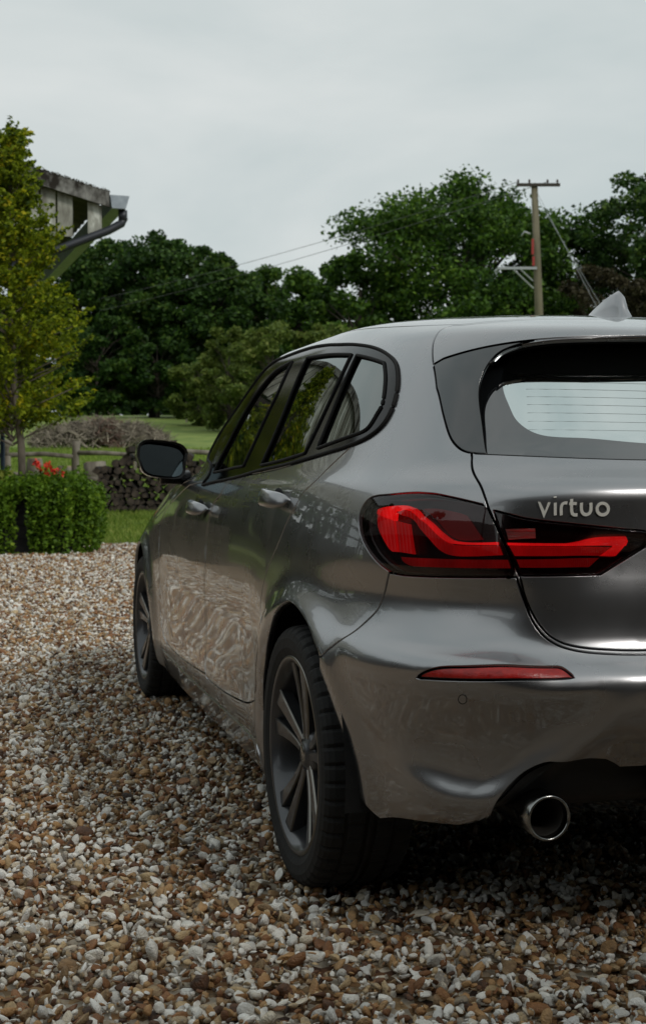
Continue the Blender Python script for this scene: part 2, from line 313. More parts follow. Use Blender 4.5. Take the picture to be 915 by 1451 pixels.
RED1=mat_red('lit_red',(.75,.02,.02),.85); RED2=mat_red('lit_red_band',(.50,.010,.010),.22); RED5=mat_red('lit_red_wing',(.66,.02,.02),.40); RED3=mat_red('dim_red',(.32,.01,.008),.10); RED4=mat_red('maroon_cell',(.20,.012,.012),.035)
for _m in (RED1,RED2,RED3,RED5):      # fine vertical ribs moulded into the optics
    _n=_m.node_tree.nodes; _l=_m.node_tree.links.new; _t=_n.new('ShaderNodeTexCoord'); _wv=_n.new('ShaderNodeTexWave'); _wv.inputs['Scale'].default_value=75; _wv.inputs['Distortion'].default_value=.6
    _u=_n.new('ShaderNodeBump'); _u.inputs['Strength'].default_value=.5; _u.inputs['Distance'].default_value=.003
    _mr=_n.new('ShaderNodeMapRange'); _nz=_n.new('ShaderNodeTexNoise'); _nz.inputs['Scale'].default_value=14; _em=_n['Principled BSDF'].inputs['Emission Strength'].default_value
    _mr.inputs['From Min'].default_value=.3; _mr.inputs['From Max'].default_value=.7; _mr.inputs['To Min'].default_value=_em*.6; _mr.inputs['To Max'].default_value=_em*1.25
    _l(_t.outputs['Object'],_wv.inputs['Vector']); _l(_t.outputs['Object'],_nz.inputs['Vector']); _l(_wv.outputs['Fac'],_u.inputs['Height']); _l(_u.outputs['Normal'],_n['Principled BSDF'].inputs['Normal']); _l(_nz.outputs['Fac'],_mr.inputs['Value']); _l(_mr.outputs['Result'],_n['Principled BSDF'].inputs['Emission Strength'])
REDR=mat_noise('red_reflector',(.26,.006,.005),(.40,.014,.010),60,.18,.2)
WHITE=mat_noise('clear_lamp_ribs',(.55,.50,.46),(.95,.90,.85),14,.3,.5,stretch=(.3,.3,14),metal=1)
CABIN=mat_p('cabin_black',(.012,.012,.013),.75)

LAB=['quarter_panel','front_fender','bonnet','windscreen','front_bumper','front_door','rear_door','sill','roof','window_trim','front_glass','rear_glass','quarter_glass',
     'rear_bumper','tailgate','spoiler','side_blade','rear_window','rear_glass_clear','outer_lamp','inner_lamp','reflector','diffuser','sensor','rear_arch','front_arch','headlamp','grille']
def s_of(t): return np.interp(t,[0,1,2,3,4],[0,.89,2.69,5.19,6.08])
_vv=np.linspace(0,NV-1,600); _a=[]
for _t in (.5,1.6):
    _p=S0(np.full(600,_t),_vv); _a.append(np.concatenate([[0],np.cumsum(np.linalg.norm(np.diff(_p,axis=0),axis=1))]))
_w=np.mean(_a,0)
def w_of(v): return np.interp(v,_vv,_w)
def t_of(s): return np.interp(s,[0,.89,2.69,5.19,6.08],[0,1,2,3,4])
def v_of(w): return np.interp(w,_w,_vv)
def smooth_poly(pts,step=.010,closed=True):
    """Catmull-Rom through traced points (flag 1 = corner), evenly resampled; (girth m, level m)"""
    P=np.array([[s_of(p[0]),w_of(p[1])] for p in pts]); C=[len(p)>2 and p[2]==1 for p in pts]; n=len(P); out=[]
    for i in range(n if closed else n-1):
        a,b=P[i],P[(i+1)%n]; Ld=np.linalg.norm(b-a)
        pa=2*a-b if (C[i] or (not closed and i==0)) else P[i-1]
        pb=2*b-a if (C[(i+1)%n] or (not closed and i==n-2)) else P[(i+2)%n]
        m0=(b-pa)/ (np.linalg.norm(b-a)+np.linalg.norm(a-pa)+1e-9)*Ld; m1=(pb-a)/(np.linalg.norm(b-a)+np.linalg.norm(pb-b)+1e-9)*Ld
        if C[i] or (not closed and i==0): m0=b-a if (C[(i+1)%n]) else 1.5*(b-a)-.5*m1
        if C[(i+1)%n] or (not closed and i==n-2): m1=b-a if C[i] else 1.5*(b-a)-.5*m0
        k=max(1,int(math.ceil(Ld/step)))
        for j in range(k):
            u=j/k; out.append((2*u**3-3*u*u+1)*a+(u**3-2*u*u+u)*m0+(-2*u**3+3*u*u)*b+(u**3-u*u)*m1)
    if not closed: out.append(P[-1])
    return np.array(out)
def inside(poly,q):
    r=np.zeros(len(q),bool); lo,hi=poly.min(0),poly.max(0)
    m=np.nonzero(((q>=lo)&(q<=hi)).all(1))[0]
    if not len(m): return r
    p=q[m]; c=np.zeros(len(m),bool); a=poly; b=np.roll(poly,-1,0)
    for (x1,y1),(x2,y2) in zip(a,b):
        if y1==y2: continue
        k=((y1>p[:,1])!=(y2>p[:,1]))&(p[:,0]<(x2-x1)*(p[:,1]-y1)/(y2-y1)+x1); c^=k
    r[m]=c; return r
def cdt(polys,pts):
    V=[];E=[]
    for p in polys:
        b=len(V); V+= [Vector(q) for q in p]; n=len(p); E+=[(b+i,b+(i+1)%n) for i in range(n)]
    V+= [Vector(q) for q in pts]
    r=delaunay_2d_cdt(V,E,[],0,1e-5,True)
    vs_=np.array([tuple(q) for q in r[0]]); fs=np.array([f for f in r[2] if len(f)==3])
    return vs_,fs
SMAX,WMAX=6.08,_w[-1]
POLY={k:smooth_poly(OUT[k]) for k in LAB if k in OUT}
for k in POLY:
    POLY[k][:,0]=np.clip(POLY[k][:,0],0,SMAX); POLY[k][:,1]=np.clip(POLY[k][:,1],0,WMAX)
    for c,m in ((0,SMAX),(1,WMAX)):
        POLY[k][POLY[k][:,c]<.004,c]=0; POLY[k][POLY[k][:,c]>m-.004,c]=m
_rs=np.concatenate([np.arange(0,3.0,.02),np.arange(3.0,SMAX,.04)[0:],[SMAX]]); _rw=np.concatenate([np.arange(0,WMAX,.02),[WMAX]])
_g=np.stack(np.meshgrid(_rs,_rw,indexing='ij'),-1).reshape(-1,2)
_fr=(_g[:,0]>.46)&(_g[:,0]<1.30)&(_g[:,1]>.05)&(_g[:,1]<.30)
_g=np.concatenate([_g[~_fr],np.stack(np.meshgrid(np.arange(.465,1.30,.008),np.arange(.053,.30,.007),indexing='ij'),-1).reshape(-1,2)])
_mask=np.zeros((int(SMAX/.004)+8,int(WMAX/.004)+8),bool)
for p in POLY.values():
    q=(p/.004).astype(int)+2
    for dx in (-2,-1,0,1,2):
        for dy in (-2,-1,0,1,2): _mask[np.clip(q[:,0]+dx,0,_mask.shape[0]-1),np.clip(q[:,1]+dy,0,_mask.shape[1]-1)]=True
_q=(_g/.004).astype(int)+2
_edge=(_g[:,0]<1e-6)|(_g[:,0]>SMAX-1e-6)|(_g[:,1]<1e-6)|(_g[:,1]>WMAX-1e-6)
_g=_g[(~_mask[_q[:,0],_q[:,1]])|_edge]
_rect=np.array([[0,0],[SMAX,0],[SMAX,WMAX],[0,WMAX]])
PV,PF=cdt([_rect]+list(POLY.values()),_g)
_cen=PV[PF].mean(1); FL=np.zeros(len(PF),int)
for i,k in enumerate(LAB):
    if k in POLY: FL[inside(POLY[k],_cen)]=i
_area=np.abs(np.cross(PV[PF[:,1]]-PV[PF[:,0]],PV[PF[:,2]]-PV[PF[:,0]]))
_keep=_area>1e-9; PF=PF[_keep]; FL=FL[_keep]
# consistent winding: outward normal
_c=np.cross(PV[PF[:,1]]-PV[PF[:,0]],PV[PF[:,2]]-PV[PF[:,0]]); PF[_c>0]=PF[_c>0][:,::-1]
TV=np.stack([t_of(PV[:,0]),v_of(PV[:,1])],1)
BP=S(TV[:,0],TV[:,1]); BN=N(TV[:,0],TV[:,1])
def win_f(t,v):
    p=S(t,v); d=.006+.105*np.clip((v-11.1)/2.9,0,1.1); p=p.copy(); p[...,1]+=d; return p
WP=win_f(TV[:,0],TV[:,1]); WN=nrm0(TV[:,0],TV[:,1],win_f)
def panel(labels,P=None,Nn=None,off=0.,gap=.0026,depth=.012,center=False):
    """mesh data of the panel: surface + rolled edge flange"""
    P=BP if P is None else P; Nn=BN if Nn is None else Nn
    ids=[LAB.index(k) for k in labels]; F=PF[np.isin(FL,ids)]
    used,inv=np.unique(F,return_inverse=True); F=inv.reshape(-1,3)
    V=P[used]+Nn[used]*off; n=Nn[used].copy(); uv=PV[used]
    e=np.sort(np.concatenate([F[:,[0,1]],F[:,[1,2]],F[:,[2,0]]]),1); d=np.concatenate([F[:,[0,1]],F[:,[1,2]],F[:,[2,0]]])
    _,first,cnt=np.unique(e,axis=0,return_index=True,return_counts=True)
    bd=d[first[cnt==1]]
    onax=(np.abs(V[:,0])<.0035)&((uv[:,0]<.003)|(uv[:,0]>SMAX-.003)|(uv[:,1]>WMAX-.003))
    bd=np.array([q for q in bd if not(onax[q[0]] and onax[q[1]])],int).reshape(-1,2)
    if len(bd) and gap>=0:
        inw=np.zeros_like(V)
        for a,b in bd:
            t=V[b]-V[a]; q=np.cross(n[a]+n[b],t); l=np.linalg.norm(q)
            if l>1e-9: q/=l; inw[a]+=q; inw[b]+=q
        l=np.linalg.norm(inw,axis=1); bi=np.nonzero(l>1e-6)[0]; inw[bi]/=l[bi,None]
        inw[onax,0]=0
        # triangles are wound so that q may point either way; make it point to the panel
        cen=np.zeros_like(V); k=np.zeros(len(V)); 
        fc=V[F].mean(1)
        for j in range(3): np.add.at(cen,F[:,j],fc); np.add.at(k,F[:,j],1)
        cen/=np.maximum(k,1)[:,None]
        sg=np.sign(((cen-V)*inw).sum(1)); inw*=np.where(sg==0,1,sg)[:,None]
        m={int(b):i for i,b in enumerate(bi)}; nb=len(bi); n0=len(V)
        V2=V.copy(); V2[bi]+=inw[bi]*(gap+.0007)
        A=V[bi]+inw[bi]*gap-n[bi]*.0007; B=V[bi]+inw[bi]*gap-n[bi]*depth
        nA=n[bi]*.55-inw[bi]*.83; nB=-inw[bi]
        F2=[]
        for a,b in bd:
            if int(a) in m and int(b) in m:
                i,j=m[int(a)],m[int(b)]
                F2+=[(b,a,n0+i),(b,n0+i,n0+j),(n0+j,n0+i,n0+nb+i),(n0+j,n0+nb+i,n0+nb+j)]
        V=np.concatenate([V2,A,B]); n=np.concatenate([n,nA,nB]); F=np.concatenate([F,np.array(F2,int)])
    return V,F,n
def put(name,data,mat,parent,side,label=None):
    """side: 'L','R' or 'C' (both halves welded)"""
    V,F,n=data; M=np.array([-1,1,1])
    if side=='L': me=mesh(name,V,F,True,n)
    elif side=='R': me=mesh(name,V*M,F[:,::-1].copy(),True,n*M)
    else:
        V=V.copy(); ax=np.abs(V[:,0])<.0035; V[ax,0]=0; n=n.copy(); n[ax,0]=0
        me=mesh(name,np.concatenate([V,V*M]),np.concatenate([F,F[:,::-1]+len(V)]),True,np.concatenate([n,n*M]))
    o=obj(name,me,mat,parent)
    if label: o['label']=label
    return o
def patch(outline,off,base,step=.012,f=S):
    """a raised plate following the body surface; off = top, base = foot (metres along the normal)"""
    p=smooth_poly(outline,step); lo,hi=p.min(0),p.max(0)
    g=np.stack(np.meshgrid(np.arange(lo[0],hi[0],step),np.arange(lo[1],hi[1],step),indexing='ij'),-1).reshape(-1,2)
    g=g[inside(p,g)]
    if len(g): g=g[(np.linalg.norm(g[:,None]-p[None],axis=-1).min(1)>step*.45)]
    v,fc=cdt([p],g); fc=fc[inside(p,v[fc].mean(1))]
    c=np.cross(v[fc[:,1]]-v[fc[:,0]],v[fc[:,2]]-v[fc[:,0]]); fc[c>0]=fc[c>0][:,::-1]
    t,w=t_of(v[:,0]),v_of(v[:,1]); P=f(t,w); n=nrm0(t,w,f)
    e=np.concatenate([fc[:,[0,1]],fc[:,[1,2]],fc[:,[2,0]]]); _,fi,ct=np.unique(np.sort(e,1),axis=0,return_index=True,return_counts=True); bd=e[fi[ct==1]]
    k=len(P); V=np.concatenate([P+n*off,P+n*off,P+n*base]); nn=np.concatenate([n,n,n])
    F2=[]
    for a,b in bd: F2+=[(b+k,a+k,a+2*k),(b+k,a+2*k,b+2*k)]
    ow=np.zeros_like(P)
    for a,b in bd:
        q=np.cross(P[b]-P[a],n[a]); q/=np.linalg.norm(q)+1e-9; ow[a]+=q; ow[b]+=q
    ow/=np.linalg.norm(ow,axis=1,keepdims=True)+1e-9
    cen=P.mean(0); sg=1 if ((P-cen)*ow).sum()>0 else -1
    nn[k:2*k]=ow*sg; nn[2*k:]=ow*sg; nn[k:][np.linalg.norm(nn[k:],axis=1)<.5]=n[0]
    return V,np.concatenate([fc,np.array(F2,int)]),nn

car=empty('parked_car'); tag(car,'metallic grey five-door hatchback parked on the gravel, seen from behind','car')
def both(name,data,mat,parents,label=None):
    return [put(name,data,mat,p,s,label) for p,s in zip(parents,'LR')]
cc=(car,car)
put('tailgate',panel(['tailgate']),PAINT,car,'C'); tg=car.children[-1]
tg=[o for o in car.children if o.name.startswith('tailgate')][0]
put('rear_bumper',panel(['rear_bumper','sensor']),PAINT,car,'C'); rb=[o for o in car.children if o.name=='rear_bumper'][0]
put('roof',panel(['roof']),PAINT,car,'C',); put('bonnet',panel(['bonnet']),PAINT,car,'C')
put('front_bumper',panel(['front_bumper']),PAINT,car,'C')
put('windscreen',panel(['windscreen'],off=-.004),WGLASS,car,'C')
put('roof_spoiler',panel(['spoiler'],depth=.02),PAINT,tg,'C')
both('quarter_panel',panel(['quarter_panel']),PAINT,cc); both('front_fender',panel(['front_fender']),PAINT,cc)
dr=both('rear_door',panel(['rear_door']),PAINT,cc); df=both('front_door',panel(['front_door']),PAINT,cc)
both('side_skirt',panel(['sill'],off=.004),PAINT,cc)
wt=panel(['window_trim'],off=.002,gap=.001,depth=.02); both('window_frame',wt,GLOSS,cc,'gloss black window frame and pillar cover')
both('door_glass',panel(['front_glass'],off=-.003,gap=0),SGLASS,df); both('door_glass',panel(['rear_glass'],off=-.003,gap=0),PGLASS,dr)
both('quarter_glass',panel(['quarter_glass'],off=-.003,gap=0),PGLASS,dr)
# rubber seals round the frame and the panes
for nm_,off_,r_,par_ in (('window_trim',.003,.0045,cc),('front_glass',.003,.0045,df),('rear_glass',.003,.0045,dr),('quarter_glass',.003,.0045,dr)):
    pp=POLY[nm_]; t,w=t_of(pp[:,0]),v_of(pp[:,1]); q=S(t,w)+N(t,w)*off_
    for s,p_ in zip((1,-1),par_): MB().tube(list(q*np.array([s,1,1]))+[q[0]*np.array([s,1,1])],r_,6,False).build('window_seal',LINER,p_,smooth=True)
both('spoiler_blade',panel(['side_blade'],depth=.008),BLADE,(tg,tg),'dark gloss blade beside the rear window')
put('window_border',panel(['rear_window'],P=WP,Nn=WN,gap=-1),FRIT,tg,'C'); put('rear_window',panel(['rear_glass_clear'],P=WP,Nn=WN,gap=-1),RGLASS,tg,'C')
# wall between the glass and the overhanging spoiler and blades
_ids=[LAB.index('rear_window'),LAB.index('rear_glass_clear')]; _F=PF[np.isin(FL,_ids)]
_d=np.concatenate([_F[:,[0,1]],_F[:,[1,2]],_F[:,[2,0]]]); _,_fi,_ct=np.unique(np.sort(_d,1),axis=0,return_index=True,return_counts=True)
_b=_d[_fi[_ct==1]]; _b=np.array([q for q in _b if not(PV[q[0],0]<.003 and PV[q[1],0]<.003)])
_u,_i=np.unique(_b,return_inverse=True); _i=_i.reshape(-1,2); _k=len(_u)
_V=np.concatenate([BP[_u]+BN[_u]*-.002,WP[_u]]); _Fq=[]
for a,b in _i: _Fq+=[(a,b,b+_k),(a,b+_k,a+_k)]
_n=np.cross(_V[_Fq][:,1]-_V[_Fq][:,0],_V[_Fq][:,2]-_V[_Fq][:,0]); _vn=np.zeros_like(_V)
for f,q in zip(_Fq,_n):
    for j in f: _vn[j]+=q
_vn/=np.linalg.norm(_vn,axis=1,keepdims=True)+1e-12
put('window_surround',(_V,np.array(_Fq),_vn),LINER,tg,'C')
# heating wires on the glass
for i in range(7):
    v0=11.62+i*.17
    z=MB(); pts=[]
    tt=np.linspace(-.66,.66,23); 
    q=win_f(np.abs(tt),np.full(23,v0)+.06*np.abs(tt)); nn_=nrm0(np.clip(np.abs(tt),.001,4),np.full(23,v0)+.06*np.abs(tt),win_f)
    q=q.copy(); nn_=nn_.copy(); sgn=np.where(tt<0,1,-1); q[:,0]*=sgn; nn_[:,0]*=sgn
    z.tube(q+nn_*.0003,.0003,4,False); z.build('heating_wire',WIREM,tg)
# lamps
L_out=both('outer_tail_lamp',panel(['outer_lamp'],gap=.0022,off=.001),LENS,cc,'red and smoked tail lamp on the body corner')
L_in=both('inner_tail_lamp',panel(['inner_lamp'],gap=.0022,off=.001),LENS,(tg,tg),'red and smoked tail lamp on the tailgate')
both('lamp_housing',panel(['outer_lamp'],off=-.020,gap=.001),HOUS,L_out); 
hin=panel(['inner_lamp'],off=-.020,gap=.001)
for side,l in zip('LR',L_in): put('lamp_housing',hin,HOUS,tg,side)
for nm,m,o1 in (('guide_line',RED1,-.006),('guide_band',RED2,-.009),('wing',RED5,-.007),('wing_inner',RED2,-.011),('lower_strip',RED3,-.008),('reflector_cell',RED4,-.013)):
    both('light_guide' if nm!='reflector_cell' else 'reflector_cell',patch(OUT['lamp_'+nm],o1,-.019),m,L_out)
for nm,m,o1 in (('tail_line',RED1,-.006),('tail_band',RED2,-.009),('tail_end',RED1,-.007),('tail_strip',RED3,-.008),('tail_reverse',WHITE,-.010)):
    d_=patch(OUT['lamp_'+nm],o1,-.019)
    for side in 'LR': put('reversing_lamp' if nm=='tail_reverse' else 'light_guide',d_,m,tg,side)
both('reflector',panel(['reflector'],off=-.003,gap=.003),REDR,(rb,rb)); both('reflector_seat',panel(['reflector'],off=-.007,gap=0),SATIN,(rb,rb))
put('diffuser',panel(['diffuser'],off=-.016,depth=.03),SATIN,rb,'C','black lower diffuser')
both('headlamp',panel(['headlamp']),GLOSS,cc); both('grille',panel(['grille'],off=-.01),SATIN,cc)
z=MB().box((0,.083,.352),(.66,.05,.085),Matrix.Rotation(R(-12),3,'X')); z.build('diffuser_panel',GLOSSY,rb,bevel=.012,smooth=True)
MB().box((0,.070,.322),(.70,.03,.018)).build('diffuser_lip',SATIN,rb,bevel=.005)
# parking sensors: a fine ring in the bumper
for s in (-1,1):
    pp=smooth_poly(OUT['sensor'],.004); t,w=t_of(pp[:,0]),v_of(pp[:,1]); q=S(t,w)+N(t,w)*.0002; q=q*np.array([-s,1,1]) if s==1 else q
    MB().tube(list(q)+[q[0]],.0009,5,False).build('parking_sensor',LINER,rb)
# badge letters
for ch,ss in LETTERS.items():
    V=[];F=[];Nn=[]
    for st in ss:
        p=smooth_poly([[a,b] for a,b in st],.004,closed=(ch=='o')) if ch=='o' else np.array([[s_of(a),w_of(b)] for a,b in st]) if ch in 'v' else smooth_poly([[a,b] for a,b in st],.004,closed=False)
        if ch=='o': p=p[:-1] if np.allclose(p[0],p[-1],atol=1e-4) else p
        n=len(p); 
        if ch=='o': d=np.roll(p,-1,0)-np.roll(p,1,0)
        else: d=np.gradient(p,axis=0)
        d/=np.linalg.norm(d,axis=1,keepdims=True); nv=np.stack([-d[:,1],d[:,0]],1)
        mit=np.ones(n)
        if ch=='v': nv[1]=[0,-1] if nv[0][1]<0 else [0,1]; mit[1]=2.2
        h=.0031
        A=p+nv*h*mit[:,None]; B=p-nv*h*mit[:,None]
        if ch=='v': A[0,1]=B[0,1]=max(A[0,1],B[0,1]); A[2,1]=B[2,1]=max(A[2,1],B[2,1])
        pp=np.concatenate([A,B]); t,w=t_of(pp[:,0]),v_of(pp[:,1]); P=S(t,w); nn_=N(t,w); b=len(V)
        V+=list(P+nn_*.0032)+list(P-nn_*.001)
        for i in range(n if ch=='o' else n-1):
            j=(i+1)%n
            F+=[(b+i,b+j,b+n+j,b+n+i),(b+2*n+j,b+2*n+i,b+3*n+i,b+3*n+j),(b+i,b+2*n+i,b+2*n+j,b+j),(b+n+j,b+3*n+j,b+3*n+i,b+n+i)]
        if ch!='o': F+=[(b,b+n,b+3*n,b+2*n),(b+n-1,b+3*n-1,b+4*n-1,b+2*n-1)]
    z=MB(); z.add(V,F); z.build('badge_letter',BADGE,tg)
# number plate in its recess, no characters
MB().box((0,.122,.785),(.52,.012,.111),bevel_rot if False else None).build('number_plate',mat_p('plate_yellow',(.62,.42,.04),.4),tg,bevel=.004)
# handles
for k,(hy,hz,hx,drs,hv) in enumerate(((1.078,.943,-.856,dr,9.4),(2.107,.889,-.8755,df,8.43))):
    for s,par in zip((1,-1),drs):
        n=17; V=[];F=[]; m=12
        for i in range(n):
            u=i/(n-1)*2-1; y=u*.108
            out=.040*(1-abs(u)**3.0)**.8+.002; hh=.021*(1-abs(u)**5)**.5+.002; th=.011*(1-.5*abs(u)**4)
            for j in range(m):
                a=2*math.pi*j/m; ca,sa=math.cos(a),math.sin(a)
                cx=abs(ca)**.7*math.copysign(1,ca); sz=abs(sa)**.7*math.copysign(1,sa)
                V.append(((hx-out+th*.3+cx*th+ sz*.004)*s, hy+y, hz+sz*hh+.006*u))
        for i in range(n-1):
            for j in range(m): F.append((i*m+j,i*m+(j+1)%m,(i+1)*m+(j+1)%m,(i+1)*m+j))
        F+=[tuple(range(m)),tuple(range(n*m-1,n*m-m-1,-1))]
        MB().add(V,F).build('door_handle',PAINT,par,smooth=True)
        # cup behind the handle
        z=MB(); P_=[]
        for q in range(20):
            a=2*math.pi*q/20; P_.append((hx*s-(.0045 if s==1 else -.0045)*1, hy-.01+.062*math.cos(a), hz-.006+.033*math.sin(a)))
        z.add(P_+[((hx+.002)*s,hy,hz)],[(i,(i+1)%20,20) for i in range(20)]); z.build('handle_cup',ALLOY,par,smooth=True)
# mirrors
for s in (1,-1):
    zz=[]; n=24
    # housing: superellipse rings from the mirror opening forward to a rounded nose
    V=[];F=[]; rings=((-.060,1.05,.0),(-.045,1.06,0),(-.01,1.06,.0),(.035,1.0,.004),(.075,.82,.01),(.10,.55,.014),(.112,.2,.016))
    for dy,kk,dz in rings:
        for i in range(n):
            a=2*math.pi*i/n; ca,sa=math.cos(a),math.sin(a); e=.55
            x=abs(ca)**e*math.copysign(1,ca)*.092; z=abs(sa)**e*math.copysign(1,sa)*.068
            z+=x*.10; x*=1-.10*(z<0)
            V.append((s*(-.935-x*kk*1.0), 2.64+dy+abs(x)*.0+ .10*x*s*0, 1.055+z*kk+dz))
    for r in range(len(rings)-1):
        for i in range(n): F.append((r*n+i,r*n+(i+1)%n,(r+1)*n+(i+1)%n,(r+1)*n+i))
    F.append(tuple(range((len(rings)-1)*n,len(rings)*n)))
    hm=MB().add(V,F).build('door_mirror',PAINT,car,smooth=True)
    V2=[(q[0]*1.0,q[1],q[2]) for q in V[:n]]; cx=sum(q[0] for q in V2)/n; cz=sum(q[2] for q in V2)/n
    rim=[(cx+(q[0]-cx)*.90,2.588,cz+(q[2]-cz)*.88) for q in V2]
    MB().add(V2+rim,[(i,(i+1)%n,n+(i+1)%n,n+i) for i in range(n)]).build('mirror_rim',SATIN,hm,smooth=False)
    MB().add([(q[0],q[1]+.006+.07*(q[0]-cx)*s*-1*-1+.25*(q[2]-cz),q[2]) for q in rim],[tuple(range(n))]).build('mirror_glass',MIRROR,hm)
    MB().tube([(s*-.82,2.70,.985),(s*-.87,2.685,.985),(s*-.93,2.67,.99)],[.030,.026,.030],10).build('mirror_stem',GLOSS,hm,smooth=True)
    z=MB(); V=[];F=[]
    for i in range(9):
        u=i/8; a=-.5+u*1.0
        for dz in (-.016,.016): V.append((s*(-1.028-.006*math.cos(a*2)), 2.60+u*.085, 1.03+dz+.004*u))
    for i in range(8): F.append((2*i,2*i+2,2*i+3,2*i+1))
    z.add(V,F).build('indicator',mat_p('indicator_lens',(.55,.50,.40),.15) if s==1 else bpy.data.materials['indicator_lens'],hm,smooth=True)
# roof fin aerial
V=[];F=[]; st=[]
for i,(dy,h,w) in enumerate(((.085,.004,.006),(.065,.012,.017),(.035,.030,.023),(.0,.052,.024),(-.03,.070,.021),(-.052,.078,.014),(-.062,.070,.010),(-.070,.040,.012),(-.082,.016,.015),(-.095,.004,.010))):
    for x,z in ((-1,0),(-.82,.18),(-.56,.55),(-.46,.88),(0,1),(.46,.88),(.56,.55),(.82,.18),(1,0)):
        V.append((x*w*2.0,0.92+dy*1.7,1.396+z*h*1.2+.03*dy))
for i in range(9):
    for j in range(8): F.append((i*9+j,i*9+j+1,(i+1)*9+j+1,(i+1)*9+j))
F+=[tuple(range(9)),tuple(range(98-9,90+9-10,-1))]
fin=MB().add(V,F[:-1]+[tuple(range(89,80,-1))]).build('roof_aerial',PAINT,car,smooth=True)
# exhaust tips
for s in (1,-1):
    Vx,Fx=lathe([(0,.040),(-.0015,.0445),(.004,.0465),(.16,.046),(.16,.040),(.006,.0405)],40,True)
    Vx=[(s*-.553+q[1],.085+q[0],.328+q[2]) for q in Vx]
    MB().add(Vx,Fx).build('exhaust_tip',CHROME,car,smooth=True)
    Vx,Fx=lathe([(.02,.0402),(.03,.034),(.15,.030),(.15,.002)],32); Vx=[(s*-.553+q[1],.085+q[0],.328+q[2]) for q in Vx]
    MB().add(Vx,Fx).build('exhaust_pipe',mat_p('sooty_steel',(.05,.045,.04),.5,.7) if s==1 else bpy.data.materials['sooty_steel'],car,smooth=True)
# opaque liner behind the panels, floor pan and wheel tubs
_op=[i for i,k in enumerate(LAB) if k not in ('windscreen','front_glass','rear_glass','quarter_glass','rear_window','rear_glass_clear','rear_arch','front_arch','outer_lamp','inner_lamp','diffuser','reflector','spoiler','side_blade')]
_F=PF[np.isin(FL,_op)]; _u,_i=np.unique(_F,return_inverse=True)
put('inner_shell',(BP[_u]-BN[_u]*.016,_i.reshape(-1,3),BN[_u]),LINER,car,'C')
MB().box((0,2.35,.25),(1.40,3.1,.12)).build('floor_pan',LINER,car,bevel=.02)
MB().box((0,.46,.42),(1.24,.42,.20)).build('rear_valance',LINER,car,bevel=.04)
for cy in (.80,3.49):
    for s in (1,-1):
        V=[];F=[]; n=24
        for i in range(n+1):
            a=math.pi*i/n*1.1-.05*math.pi
            for x in (-.87,-.60): V.append((s*x,cy+.372*math.cos(a),.33+.382*math.sin(a)))
        for i in range(n): F.append((2*i,2*i+1,2*i+3,2*i+2))
        b=len(V); V+=[(s*-.60,cy,.33)]+[(s*-.60,cy+.372*math.cos(math.pi*i/n*1.1-.157),.33+.382*math.sin(math.pi*i/n*1.1-.157)) for i in range(n+1)]
        F+=[(b,b+1+i,b+2+i) for i in range(n)]
        MB().add(V,F).build('wheel_arch_liner',LINER,car)
# cabin: seats, dashboard, steering wheel, headliner
def seat(x,y,w,par):
    z=MB(); z.box((x,y,.58),(w,.50,.16)); s=z.build('seat',CABIN,par,bevel=.04,smooth=True)
    z=MB(); rot=Matrix.Rotation(R(16),3,'X'); z.box((x,y-.30,.88),(w*.94,.13,.62),rot,.86); z.build('backrest',CABIN,s,bevel=.04,smooth=True)
    return s
for x in (-.37,.37):
    s=seat(x,2.05,.50,car); z=MB(); z.box((x,1.66,1.255),(.25,.10,.17),Matrix.Rotation(R(10),3,'X'),.85); z.build('headrest',CABIN,s,bevel=.04,smooth=True)
s=seat(0,1.18,1.22,car)
for x in (-.40,0,.40):
    z=MB(); z.box((x,.80,1.20),(.24,.09,.13),None,.85); z.build('headrest',CABIN,s,bevel=.035,smooth=True)
MB().box((0,2.83,.86),(1.40,.44,.30),None,.82).build('dashboard',CABIN,car,bevel=.05,smooth=True)
MB().box((0,.52,.93),(1.10,.50,.02)).build('parcel_shelf',CABIN,car,bevel=.006)
Vx=[];Fx=[]
z=MB(); z.tube([(.37+.18*math.cos(a),2.52+.06*math.sin(a),.98+.17*math.sin(a)) for a in np.linspace(0,2*math.pi,25)],.014,8,False); z.box((.37,2.53,.97),(.30,.03,.05)); z.build('steering_wheel',CABIN,car,smooth=True)
